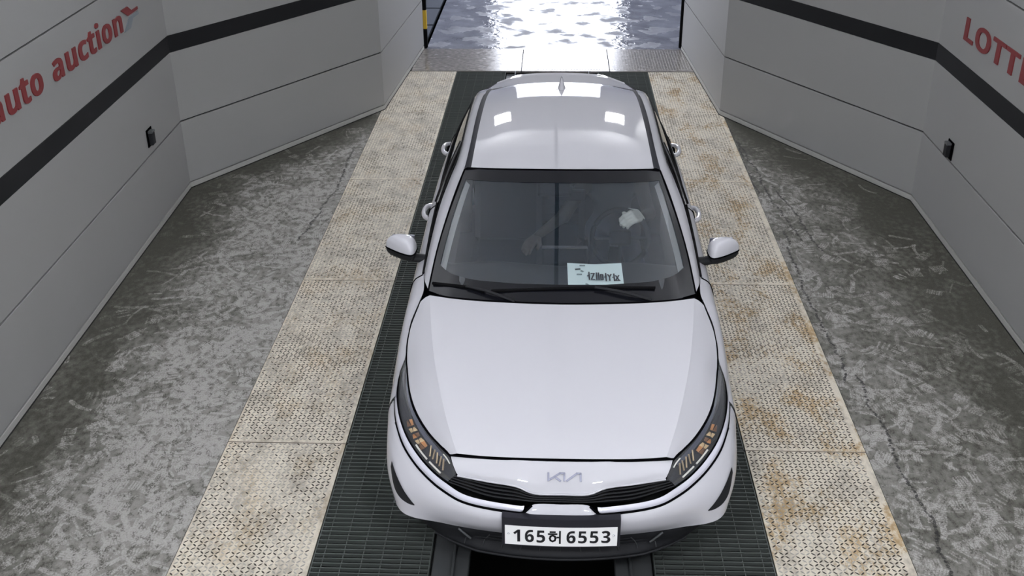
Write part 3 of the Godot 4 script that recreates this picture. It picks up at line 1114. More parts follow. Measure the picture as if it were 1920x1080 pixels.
	# --- bumper skin
	var bump := [
		[[0, 0.606, -0.004], [0.125, 0.604, -0.004], [0.178, 0.570, 0.010], [0.360, 0.572, -0.016], [0.470, 0.579, -0.049], [0.550, 0.589, -0.102], [0.626, 0.603, -0.166], [0.712, 0.622, -0.266], [0.790, 0.652, -0.390], [0.842, 0.693, -0.525], [0.866, 0.735, -0.66]],
		[[0, 0.580, 0.022], [0.125, 0.576, 0.022], [0.18, 0.556, 0.026], [0.362, 0.556, 0.002], [0.475, 0.560, -0.030], [0.56, 0.566, -0.080], [0.645, 0.576, -0.140], [0.735, 0.592, -0.238], [0.810, 0.618, -0.360], [0.862, 0.652, -0.500], [0.890, 0.688, -0.66]],
		[[0, 0.535, 0.040], [0.125, 0.533, 0.038], [0.185, 0.525, 0.034], [0.37, 0.522, 0.008], [0.49, 0.522, -0.028], [0.585, 0.524, -0.075], [0.68, 0.528, -0.135], [0.765, 0.542, -0.215], [0.832, 0.565, -0.325], [0.880, 0.595, -0.480], [0.903, 0.620, -0.66]],
		[[0, 0.465, 0.022], [0.125, 0.464, 0.020], [0.19, 0.462, 0.014], [0.375, 0.460, -0.014], [0.50, 0.459, -0.048], [0.60, 0.459, -0.090], [0.706, 0.460, -0.140], [0.786, 0.466, -0.200], [0.842, 0.480, -0.295], [0.886, 0.500, -0.450], [0.900, 0.520, -0.66]],
		[[0, 0.385, -0.030], [0.125, 0.386, -0.034], [0.20, 0.388, -0.042], [0.375, 0.391, -0.066], [0.50, 0.394, -0.090], [0.60, 0.397, -0.114], [0.710, 0.398, -0.140], [0.780, 0.400, -0.182], [0.826, 0.405, -0.268], [0.866, 0.412, -0.420], [0.870, 0.42, -0.63]],
	]
	full("front_bumper", [bump], 5, 5, M.paint, car)
	# --- dark lower grille and lip
	var low := [
		[[0, 0.390, -0.045], [0.20, 0.393, -0.056], [0.375, 0.396, -0.078], [0.50, 0.399, -0.102], [0.60, 0.402, -0.126], [0.69, 0.404, -0.156], [0.752, 0.406, -0.197], [0.80, 0.41, -0.280], [0.845, 0.415, -0.42], [0.865, 0.42, -0.63]],
		[[0, 0.350, -0.060], [0.20, 0.350, -0.072], [0.375, 0.352, -0.092], [0.46, 0.354, -0.098], [0.57, 0.36, -0.122], [0.66, 0.365, -0.160], [0.73, 0.37, -0.21], [0.79, 0.37, -0.30], [0.84, 0.37, -0.43], [0.86, 0.37, -0.63]],
		[[0, 0.290, -0.085], [0.20, 0.290, -0.096], [0.375, 0.292, -0.118], [0.46, 0.296, -0.122], [0.56, 0.30, -0.145], [0.64, 0.31, -0.185], [0.71, 0.32, -0.24], [0.77, 0.32, -0.32], [0.825, 0.32, -0.45], [0.85, 0.32, -0.63]],
		[[0, 0.240, -0.060], [0.20, 0.240, -0.072], [0.375, 0.243, -0.100], [0.44, 0.248, -0.115], [0.53, 0.26, -0.145], [0.62, 0.27, -0.195], [0.69, 0.28, -0.26], [0.75, 0.28, -0.34], [0.81, 0.28, -0.46], [0.84, 0.28, -0.63]],
		[[0, 0.215, -0.070], [0.20, 0.215, -0.082], [0.37, 0.217, -0.112], [0.43, 0.222, -0.128], [0.51, 0.235, -0.160], [0.60, 0.24, -0.215], [0.67, 0.25, -0.28], [0.73, 0.25, -0.36], [0.79, 0.25, -0.48], [0.82, 0.25, -0.63]],
	]
	full("lower_grille", [low], 4, 4, M.black_plastic, car)
	part("lip_edge", tube(curve([[0, 0.226, -0.056], [0.20, 0.226, -0.068], [0.375, 0.229, -0.097], [0.44, 0.236, -0.113], [0.53, 0.25, -0.146], [0.62, 0.262, -0.196]], true), 0.007, 4, 6), M.black_plastic, car)
	for s in [-1.0, 1.0]:
		part("air_curtain_blade", tube([Vector3(s * 0.492, 0.384, -0.085), Vector3(s * 0.47, 0.36, -0.085), Vector3(s * 0.435, 0.318, -0.092)], 0.006, 3, 6), M.steel, car)
	for k in range(-5, 6):
		var x := k * 0.092
		var tl: float = -0.016 * signf(k) if k != 0 else 0.0
		var zz: float = -0.062 - x * x * 0.22
		part("mesh_rib", tube([Vector3(x + tl * 1.6, 0.345, zz + 0.004), Vector3(x, 0.300, zz - 0.014), Vector3(x - tl * 0.6, 0.262, zz - 0.012)], 0.003, 3, 5), M.rib_grey, car)
	for y in [0.332, 0.312, 0.290]:
		var c := []
		for x in [0.0, 0.2, 0.375, 0.43]:
			c.append([x, y, -0.068 - (0.35 - y) * 0.25 - x * x * 0.22])
		part("mesh_bar", tube(curve(c, true), 0.0025, 4, 5), M.black_plastic, car)
	# --- dark side intakes in the bumper corners
	var on_bump := func(u: float, v: float, off: float) -> Array:
		var f := func(uu: float, vv: float) -> Vector3:
			var c := []
			for row in bump:
				c.append(spline_at(curve(row), uu))
			return spline_at(c, vv)
		var n: Vector3 = (f.call(u + 0.3, v) - f.call(u - 0.3, v)).cross(f.call(u, v + 0.3) - f.call(u, v - 0.3)).normalized()
		if n.x < 0.0:
			n = -n
		var q: Vector3 = f.call(u, v) + n * off
		return [q.x, q.y, q.z]
	var vent := [[], [], []]
	for q in [[8.15, 1.85, 2.2], [7.8, 1.95, 2.55], [7.4, 2.08, 2.80], [6.9, 2.28, 2.90], [6.4, 2.52, 2.90], [6.05, 2.72, 2.80]]:
		vent[0].append(on_bump.call(q[0], q[1], 0.004))
		vent[1].append(on_bump.call(q[0], (q[1] + q[2]) * 0.5, 0.004))
		vent[2].append(on_bump.call(q[0], q[2], 0.004))
	sides("side_intake", [vent], 4, 3, M.black_plastic, car)
	# --- number plate
	var np := group_node("number_plate", car)
	np.transform = Transform3D(Basis(Vector3.RIGHT, deg_to_rad(0)), Vector3(0.002, 0.475, 0.064))
	var hold := curve([[0, 0, 0.0], [0.14, 0, -0.003], [0.276, 0, -0.012]], true)
	var plate_rows := func(y0: float, y1: float, w: float, z: float) -> Array:
		var a := []
		var b := []
		for x in [-1.0, -0.5, 0.0, 0.5, 1.0]:
			var zz: float = z - 0.012 * x * x
			a.append(Vector3(x * w, y1, zz))
			b.append(Vector3(x * w, y0, zz))
		return [a, b]
	part("holder", surf([plate_rows.call(-0.066, 0.095, 0.276, 0.0)], 4, 2, Vector3(0, 0, -1), 0.02), M.holder, np)
	part("holder_top", surf([[plate_rows.call(-0.066, 0.095, 0.276, 0.0)[0], plate_rows.call(-0.066, 0.095, 0.276, -0.05)[0]]], 4, 2, Vector3(0, 0, 0), 0.0), M.holder, np)
	part("plate", surf([plate_rows.call(-0.058, 0.052, 0.262, 0.004)], 4, 2, Vector3(0, 0, -1), 0.003), M.plate_white, np)
	var x := -0.222
	for ch in ["1", "6", "5", "_", " ", "6", "5", "5", "3"]:
		var dz: float = 0.0045 - 0.012 * pow((x + 0.025) / 0.262, 2.0)
		if ch == " ":
			x += 0.022
			continue
		if ch == "_":
			var hg := [[[0.012, 0.062], [0.034, 0.062]], [[0.004, 0.050], [0.042, 0.050]], [[0.010, 0.024], [0.013, 0.036], [0.023, 0.042], [0.033, 0.036], [0.036, 0.024], [0.033, 0.012], [0.023, 0.006], [0.013, 0.012], [0.010, 0.024]], [[0.043, 0.030], [0.056, 0.030]], [[0.057, 0.066], [0.057, -0.004]]]
			var o := part("character", strokes(hg, 0.0085, 0.002), M.ink, np)
			o.position = Vector3(x - 0.002, -0.034, dz)
			x += 0.064
			continue
		var m := text_mesh(ch, 0.098, true, 0.002)
		var bb := m.get_aabb()
		var o := part("character", m, M.ink, np)
		o.scale = Vector3(0.88 if ch != "1" else 0.9, 1.0, 1.0)
		o.position = Vector3(x - bb.position.x * 0.88, -0.038 - bb.position.y, dz)
		x += 0.054
	for s in [-1.0, 1.0]:
		var bolt := SphereMesh.new()
		bolt.radius = 0.005
		bolt.height = 0.006
		part("bolt", bolt, M.chrome, np).position = Vector3(s * 0.245, 0.008, -0.004)
	# --- emblem: three joined strokes on the nose
	var em := part("emblem", strokes([[[0, 0], [0, 0.035]], [[0.008, 0.006], [0.054, 0.035], [0.074, 0.035], [0.074, 0.0]], [[0.030, 0.017], [0.056, -0.001]], [[0.086, 0.0], [0.132, 0.035], [0.150, 0.035], [0.150, 0.0]]], 0.009, 0.004), M.emblem, car)
	em.transform = Transform3D(Basis(Vector3.RIGHT, deg_to_rad(-46)), Vector3(-0.060, 0.714, -0.042))
	# --- front wings
	sides("fender", [[
		[[0.853, 0.765, -0.66], [0.854, 0.793, -0.78], [0.836, 0.826, -0.90], [0.833, 0.868, -1.02], [0.835, 0.888, -1.11], [0.830, 0.908, -1.20], [0.803, 0.940, -1.36], [0.790, 0.955, -1.47], [0.810, 0.962, -1.65]],
		[[0.878, 0.732, -0.66], [0.879, 0.760, -0.78], [0.873, 0.790, -0.90], [0.873, 0.832, -1.02], [0.875, 0.853, -1.11], [0.875, 0.872, -1.20], [0.870, 0.902, -1.36], [0.866, 0.910, -1.47], [0.868, 0.918, -1.65]],
		[[0.896, 0.680, -0.66], [0.897, 0.705, -0.78], [0.896, 0.735, -0.90], [0.896, 0.765, -1.01], [0.897, 0.785, -1.10], [0.898, 0.795, -1.20], [0.897, 0.80, -1.36], [0.896, 0.805, -1.47], [0.896, 0.81, -1.65]],
		[[0.900, 0.560, -0.66], [0.902, 0.66, -0.78], [0.904, 0.705, -0.90], [0.905, 0.720, -1.01], [0.905, 0.712, -1.10], [0.905, 0.68, -1.20], [0.904, 0.60, -1.36], [0.903, 0.55, -1.47], [0.902, 0.52, -1.65]]]], 4, 4, M.paint, car)
	sides("fender_rear", [[
		[[0.904, 0.600, -1.36], [0.903, 0.55, -1.47], [0.902, 0.52, -1.65]],
		[[0.895, 0.42, -1.40], [0.895, 0.40, -1.50], [0.895, 0.38, -1.65]],
		[[0.88, 0.24, -1.42], [0.88, 0.22, -1.50], [0.88, 0.22, -1.65]]]], 3, 3, M.paint, car)
	# --- doors and rear quarters
	var belt := [[0.810, 0.962, -1.65], [0.826, 0.965, -2.18], [0.833, 0.970, -2.68], [0.836, 0.975, -3.36], [0.813, 0.985, -4.11], [0.745, 1.02, -4.70], [0.660, 1.045, -5.02], [0.56, 1.06, -5.16]]
	var crown := [[0.868, 0.918, -1.65], [0.880, 0.915, -2.18], [0.886, 0.918, -2.68], [0.882, 0.922, -3.36], [0.852, 0.930, -4.11], [0.790, 0.955, -4.70], [0.715, 0.975, -5.02], [0.60, 0.99, -5.18]]
	var mid := [[0.896, 0.81, -1.65], [0.902, 0.80, -2.18], [0.904, 0.80, -2.68], [0.902, 0.80, -3.36], [0.892, 0.82, -4.11], [0.845, 0.84, -4.70], [0.765, 0.86, -5.02], [0.64, 0.88, -5.20]]
	var lowr := [[0.902, 0.52, -1.65], [0.905, 0.50, -2.18], [0.906, 0.50, -2.68], [0.906, 0.54, -3.30], [0.902, 0.735, -4.05], [0.866, 0.56, -4.62], [0.79, 0.56, -5.02], [0.66, 0.58, -5.22]]
	var sill := [[0.88, 0.22, -1.65], [0.885, 0.22, -2.18], [0.885, 0.22, -2.68], [0.885, 0.26, -3.30], [0.902, 0.70, -4.05], [0.850, 0.34, -4.64], [0.77, 0.32, -5.02], [0.65, 0.34, -5.20]]
	var cut := func(a: Array, i0: int, i1: int) -> Array:
		return a.slice(i0, i1 + 1)
	sides("front_door", [[cut.call(belt, 0, 2), cut.call(crown, 0, 2), cut.call(mid, 0, 2), cut.call(lowr, 0, 2), cut.call(sill, 0, 2)]], 5, 4, M.paint, car)
	sides("rear_door", [[cut.call(belt, 2, 4), cut.call(crown, 2, 4), cut.call(mid, 2, 4), cut.call(lowr, 2, 4), cut.call(sill, 2, 4)]], 5, 4, M.paint, car)
	sides("quarter_panel", [[cut.call(belt, 4, 7), cut.call(crown, 4, 7), cut.call(mid, 4, 7), cut.call(lowr, 4, 7), cut.call(sill, 4, 7)]], 5, 4, M.paint, car)
	seam([[0.815, 0.962, -1.65], [0.870, 0.918, -1.65], [0.898, 0.81, -1.65], [0.904, 0.52, -1.65]], 0.004, car)
	seam([[0.835, 0.970, -2.68], [0.888, 0.918, -2.68], [0.906, 0.80, -2.68], [0.908, 0.50, -2.68]], 0.004, car)
	seam([[0.815, 0.985, -4.11], [0.854, 0.930, -4.11], [0.894, 0.82, -4.11]], 0.004, car)
	# --- pillars and roof rails
	var pin := [[0.764, 0.966, -1.46], [0.737, 1.08, -1.725], [0.698, 1.19, -1.95], [0.650, 1.30, -2.145], [0.612, 1.372, -2.30], [0.601, 1.395, -2.60], [0.598, 1.408, -3.10], [0.590, 1.402, -3.52], [0.566, 1.378, -3.92], [0.596, 1.25, -4.38], [0.640, 1.105, -4.82]]
	var pmd := [[0.792, 0.972, -1.55], [0.766, 1.086, -1.82], [0.730, 1.198, -2.05], [0.686, 1.300, -2.26], [0.655, 1.360, -2.44], [0.645, 1.374, -2.74], [0.642, 1.384, -3.22], [0.638, 1.374, -3.62], [0.632, 1.338, -4.00], [0.664, 1.215, -4.40], [0.706, 1.072, -4.78]]
	var pot := [[0.810, 0.960, -1.66], [0.786, 1.080, -1.93], [0.752, 1.195, -2.16], [0.708, 1.282, -2.38], [0.680, 1.322, -2.56], [0.671, 1.332, -2.86], [0.669, 1.336, -3.33], [0.669, 1.322, -3.70], [0.672, 1.282, -4.04], [0.704, 1.160, -4.40], [0.745, 1.022, -4.70]]
	sides("pillar_rail", [[pin, pmd, pot]], 4, 4, M.paint, car)
	seam([[0.761, 0.962, -1.452], [0.734, 1.08, -1.718], [0.695, 1.19, -1.942], [0.647, 1.302, -2.137], [0.606, 1.378, -2.285]], 0.006, car)
	# --- roof
	var roof := [
		[[0, 1.412, -2.215], [0.20, 1.410, -2.222], [0.40, 1.403, -2.245], [0.566, 1.390, -2.29]],
		[[0, 1.436, -2.55], [0.20, 1.434, -2.55], [0.40, 1.426, -2.56], [0.564, 1.407, -2.58]],
		[[0, 1.447, -2.95], [0.20, 1.445, -2.95], [0.40, 1.436, -2.95], [0.562, 1.416, -2.96]],
		[[0, 1.444, -3.35], [0.20, 1.442, -3.35], [0.40, 1.433, -3.35], [0.558, 1.413, -3.36]],
		[[0, 1.428, -3.70], [0.20, 1.426, -3.70], [0.39, 1.417, -3.69], [0.552, 1.399, -3.68]],
		[[0, 1.402, -3.98], [0.20, 1.400, -3.97], [0.38, 1.392, -3.94], [0.540, 1.378, -3.90]],
		[[0, 1.372, -4.16], [0.19, 1.370, -4.15], [0.36, 1.362, -4.12], [0.530, 1.345, -4.05]],
	]
	full("roof", [roof], 5, 6, M.paint, car)
	sides("roof_molding", [[
		[[0.566, 1.390, -2.29], [0.564, 1.407, -2.58], [0.562, 1.416, -2.96], [0.558, 1.413, -3.36], [0.552, 1.399, -3.68], [0.540, 1.378, -3.90], [0.530, 1.345, -4.05]],
		[[0.584, 1.388, -2.30], [0.583, 1.406, -2.60], [0.580, 1.415, -2.98], [0.576, 1.412, -3.38], [0.570, 1.401, -3.70], [0.552, 1.382, -3.91], [0.545, 1.35, -4.06]],
		[[0.612, 1.372, -2.30], [0.601, 1.395, -2.60], [0.598, 1.408, -3.10], [0.594, 1.405, -3.42], [0.584, 1.396, -3.70], [0.566, 1.378, -3.92], [0.56, 1.345, -4.06]]]], 4, 2, M.molding, car)
	part("roof_edge", tube(curve([[0, 1.408, -2.208], [0.20, 1.406, -2.215], [0.40, 1.399, -2.238], [0.60, 1.384, -2.28]], true), 0.006, 4, 6), M.gap, car)
	# --- aerial fin
	var fin := []
	for k in 5:
		var f := k / 4.0
		var zc := -3.86 - 0.06 * f
		var ln := lerpf(0.085, 0.022, f)
		var wd := lerpf(0.034, 0.005, f)
		var yy := 1.412 - 0.012 + 0.085 * f
		var ring := []
		for q in 9:
			var a := TAU * q / 8.0
			ring.append(Vector3(cos(a) * wd, yy, zc + sin(a) * ln))
		fin.append(ring)
	part("antenna_fin", surf([fin], 2, 2, Vector3(0, 1.43, -3.88)), M.paint, car)
	part("antenna_base", tube([Vector3(0.036, 1.412, -3.85), Vector3(0.03, 1.415, -3.79), Vector3(0, 1.417, -3.768), Vector3(-0.03, 1.415, -3.79), Vector3(-0.036, 1.412, -3.85)], 0.006, 4, 6), M.gap, car)
	# --- rear window, boot lid and tail
	var rw := [
		[[0, 1.372, -4.16], [0.19, 1.370, -4.15], [0.36, 1.362, -4.12], [0.545, 1.345, -4.06]],
		[[0, 1.27, -4.45], [0.20, 1.265, -4.45], [0.38, 1.255, -4.43], [0.59, 1.225, -4.40]],
		[[0, 1.13, -4.80], [0.21, 1.125, -4.80], [0.40, 1.115, -4.80], [0.63, 1.09, -4.80]]]
	full("rear_window", [rw], 4, 4, M.side_glass, car)
	var boot := [
		[[0, 1.13, -4.80], [0.21, 1.125, -4.80], [0.40, 1.115, -4.80], [0.65, 1.085, -4.83]],
		[[0, 1.118, -5.00], [0.21, 1.115, -5.00], [0.39, 1.106, -4.99], [0.61, 1.075, -4.97]],
		[[0, 1.125, -5.20], [0.21, 1.122, -5.195], [0.38, 1.110, -5.18], [0.56, 1.068, -5.12]],
		[[0, 1.105, -5.245], [0.21, 1.102, -5.24], [0.38, 1.090, -5.22], [0.56, 1.050, -5.16]],
		[[0, 0.80, -5.24], [0.23, 0.80, -5.235], [0.42, 0.80, -5.225], [0.62, 0.80, -5.20]],
		[[0, 0.40, -5.26], [0.23, 0.40, -5.255], [0.44, 0.40, -5.24], [0.65, 0.40, -5.20]]]
	full("boot_lid", [boot], 4, 4, M.paint, car)
	# --- side windows, waist mouldings
	sides("side_window", [[
		[[0.805, 0.968, -1.70], [0.818, 0.972, -2.18], [0.826, 0.976, -2.68], [0.829, 0.982, -3.36], [0.806, 0.992, -4.11], [0.748, 1.022, -4.62]],
		[[0.780, 1.07, -1.93], [0.755, 1.16, -2.28], [0.750, 1.17, -2.76], [0.750, 1.17, -3.36], [0.742, 1.15, -4.00], [0.722, 1.08, -4.50]],
		[[0.752, 1.188, -2.16], [0.690, 1.305, -2.50], [0.667, 1.328, -2.88], [0.665, 1.332, -3.33], [0.668, 1.30, -3.90], [0.700, 1.15, -4.39]]]], 4, 4, M.side_glass, car)
	seam([[0.812, 0.966, -1.66], [0.828, 0.971, -2.18], [0.835, 0.976, -2.68], [0.838, 0.981, -3.36], [0.815, 0.991, -4.11], [0.748, 1.026, -4.68]], 0.009, car, true, "waist_molding", M.rubber)
	seam([[0.790, 1.075, -1.94], [0.755, 1.192, -2.17], [0.711, 1.279, -2.39], [0.682, 1.320, -2.57], [0.673, 1.329, -2.86], [0.671, 1.333, -3.33], [0.671, 1.319, -3.70], [0.674, 1.279, -4.04], [0.706, 1.157, -4.40], [0.748, 1.026, -4.68]], 0.008, car, true, "window_seal", M.rubber)
	seam([[0.835, 0.976, -2.70], [0.756, 1.17, -2.80], [0.674, 1.325, -2.92]], 0.022, car, true, "door_pillar", M.gloss_black)
	# --- door handles
	for q in [[-2.80, 0.862, 0.899], [-4.02, 0.872, 0.884]]:
		for s in [-1.0, 1.0]:
			var h := group_node("door_handle", car)
			var zf: float = q[0]
			var xx: float = q[2]
			part("grip", tube([Vector3(s * (xx - 0.006), q[1], zf + 0.12), Vector3(s * (xx + 0.028), q[1] + 0.004, zf + 0.085), Vector3(s * (xx + 0.042), q[1] + 0.004, zf), Vector3(s * (xx + 0.030), q[1] + 0.004, zf - 0.085), Vector3(s * (xx - 0.01), q[1], zf - 0.12)], 0.017, 5, 8), M.paint, h)
			var cup := SphereMesh.new()
			cup.radius = 0.5
			cup.height = 1.0
			var co := part("cup", cup, M.gap, h)
			co.transform = Transform3D(Basis.from_scale(Vector3(0.03, 0.05, 0.12)), Vector3(s * (xx - 0.004), q[1], zf + 0.01))
	# --- windscreen: glass, black printed border, wipers
	var ws := [
		[[0, 0.978, -1.262], [0.25, 0.976, -1.272], [0.50, 0.970, -1.318], [0.64, 0.966, -1.368], [0.758, 0.960, -1.448]],
		[[0, 1.094, -1.492], [0.25, 1.092, -1.502], [0.49, 1.086, -1.548], [0.62, 1.082, -1.605], [0.733, 1.078, -1.715]],
		[[0, 1.206, -1.735], [0.24, 1.204, -1.745], [0.46, 1.198, -1.79], [0.59, 1.194, -1.845], [0.694, 1.188, -1.942]],
		[[0, 1.316, -1.985], [0.22, 1.314, -1.993], [0.42, 1.308, -2.03], [0.55, 1.303, -2.075], [0.646, 1.298, -2.140]],
		[[0, 1.404, -2.203], [0.21, 1.402, -2.208], [0.40, 1.395, -2.232], [0.52, 1.388, -2.258], [0.598, 1.380, -2.285]]]
	full("windscreen", [ws], 5, 6, M.glass, car)
	var inner := func(u: float, v: float, off: float) -> Vector3:
		# point just inside the glass; u across -1..1, v from bottom to top
		var fv := v * 4.0
		var j := mini(int(fv), 3)
		var f := fv - j
		var fu := absf(u) * 4.0
		var i := mini(int(fu), 3)
		var g := fu - i
		var p: Vector3 = v3(ws[j][i]).lerp(v3(ws[j][i + 1]), g).lerp(v3(ws[j + 1][i]).lerp(v3(ws[j + 1][i + 1]), g), f)
		p.x *= signf(u) if u != 0.0 else 0.0
		return p + Vector3(0, -0.90, -0.43).normalized() * off
	var frit_rows := [[], [], [], []]
	for i in 17:
		var u := -1.0 + i / 8.0
		frit_rows[0].append(inner.call(u, 0.0, -0.003))
		frit_rows[1].append(inner.call(u, 0.135 + 0.055 * pow(absf(u), 4.0), -0.003))
		frit_rows[2].append(inner.call(u, 0.885, -0.003))
		frit_rows[3].append(inner.call(u, 1.0, -0.003))
	part("glass_border", surf([[frit_rows[0], frit_rows[1]], [frit_rows[2], frit_rows[3]]], 2, 3, Vector3(0, 0.9, -2.0)), M.frit, car)
	for s in [-1.0, 1.0]:
		var e0 := []
		var e1 := []
		for k in 9:
			var v := 0.05 + 0.9 * k / 8.0
			e0.append(inner.call(s, v, -0.003))
			e1.append(inner.call(s * 0.925, v, -0.003))
		part("glass_border", surf([[e0, e1]], 2, 2, Vector3(0, 0.9, -2.0)), M.frit, car)
		# pale pillar lining behind the glass
		var l0 := []
		var l1 := []
		for k in 7:
			var v := 0.20 + 0.70 * k / 6.0
			l0.append(inner.call(s * 0.93, v, 0.03))
			l1.append(inner.call(s * 0.865, v, 0.06))
		part("pillar_lining", surf([[l0, l1]], 2, 2, Vector3(0, 0.9, -2.0)), M.interior_light, car)
	for wp in [[[-0.735, 0.045], [-0.40, 0.075], [-0.33, 0.055]], [[-0.30, 0.065], [0.08, 0.105], [0.42, 0.085]]]:
		var w := group_node("wiper", car)
		var c := []
		for q in wp:
			c.append(inner.call(q[0] / 0.76, q[1], -0.014))
		part("blade", tube(c, 0.009, 5, 6), M.rubber, w)
		var ax: float = (wp[1][0] + wp[0][0]) * 0.5 + (0.13 if wp[0][0] < -0.5 else 0.25)
		var hub: Vector3 = inner.call((ax + 0.24) / 0.76, 0.012, -0.012)
		var clip: Vector3 = inner.call(ax / 0.76, wp[1][1], -0.022)
		part("arm", tube([hub, hub.lerp(clip, 0.5) + Vector3(0, 0.012, 0.006), clip], 0.011, 4, 6, 0.6), M.black_plastic, w)
	# --- outside mirrors
	for s in [-1.0, 1.0]:
		var mr := group_node("door_mirror", car)
		mr.position = Vector3(s * 0.965, 1.002, -1.93)
		var cap_rows := []
		var und_rows := []
		for k in 7:
			var lat := maxf(k / 6.0, 0.0005) * PI * 0.5
			var ra := []
			var rb := []
			for q in 17:
				var a := TAU * q / 16.0
				var ca := cos(a)
				var sa := sin(a)
				# blunt towards the car, drawn out to a rounded point outside
				var rx := 0.108 if ca > 0.0 else 0.085
				var px := signf(ca) * pow(absf(ca), 0.75 if ca < 0.0 else 0.95) * rx
				var pz := pow(absf(sa), 0.8) * (0.082 * (1.0 - 0.75 * ca) if sa > 0.0 else -0.058) - 0.016 * ca
				var r := pow(sin(lat), 0.72)
				ra.append(Vector3(s * px * r, 0.085 * pow(cos(lat), 0.8), pz * r))
				rb.append(Vector3(s * px * r, -0.062 * pow(cos(lat), 0.7), pz * r * 0.96))
			cap_rows.append(ra)
			und_rows.append(rb)
		part("cap", surf([cap_rows], 2, 3, Vector3.ZERO), M.paint, mr)
		part("underside", surf([und_rows], 2, 3, Vector3.ZERO), M.black_plastic, mr)
		part("cap_seam", tube(cap_rows[6], 0.005, 2, 6), M.gap, mr)
		part("stem", tube([Vector3(-s * 0.04, -0.045, 0.02), Vector3(-s * 0.09, -0.055, 0.025), Vector3(-s * 0.15, -0.06, 0.03)], 0.034, 3, 10, 0.8), M.black_plastic, mr)
		var gl := box("mirror_glass", Vector3(0.14, 0.10, 0.004), Vector3(s * 0.005, 0.005, -0.075), M.chrome, mr, 0.002)
		gl.rotation.y = s * 0.1
	# --- cabin
	build_cabin(car)
	# --- wheels and floor pan
	for q in [[-1.0, 1], [-1.0, -1], [-3.97, 1], [-3.97, -1]]:
		var w := group_node("wheel", car)
		w.position = Vector3(q[1] * 0.79, 0.327, q[0])
		part("tire", lathe([Vector2(0.22, -0.09), Vector2(0.30, -0.105), Vector2(0.322, -0.085), Vector2(0.327, 0.0), Vector2(0.322, 0.085), Vector2(0.30, 0.105), Vector2(0.22, 0.09)], 40), M.rubber, w)
		part("rim", lathe([Vector2(0.225, -0.09), Vector2(0.215, -0.04), Vector2(0.215, 0.04), Vector2(0.225, 0.09)], 32), M.rim, w)
		for k in 10:
			var a := TAU * k / 10.0
			part("spoke", tube([Vector3(q[1] * 0.075, sin(a) * 0.04, cos(a) * 0.04), Vector3(q[1] * 0.085, sin(a) * 0.215, cos(a) * 0.215)], 0.016, 2, 6), M.rim, w)
		part("hub", lathe([Vector2(0.0, q[1] * 0.09), Vector2(0.045, q[1] * 0.085), Vector2(0.05, 0.0), Vector2(0.0, 0.0)], 16), M.rim, w)
	box("floor_pan", Vector3(1.30, 0.06, 4.6), Vector3(0, 0.24, -2.75), M.pit, car, 0.02)
	box("engine_bay", Vector3(1.12, 0.30, 0.92), Vector3(0, 0.42, -0.82), M.pit, car, 0.02)
	for q in [-1.0, -3.97]:
		box("axle_carrier", Vector3(1.2, 0.12, 0.14), Vector3(0, 0.30, q), M.pit, car, 0.02)

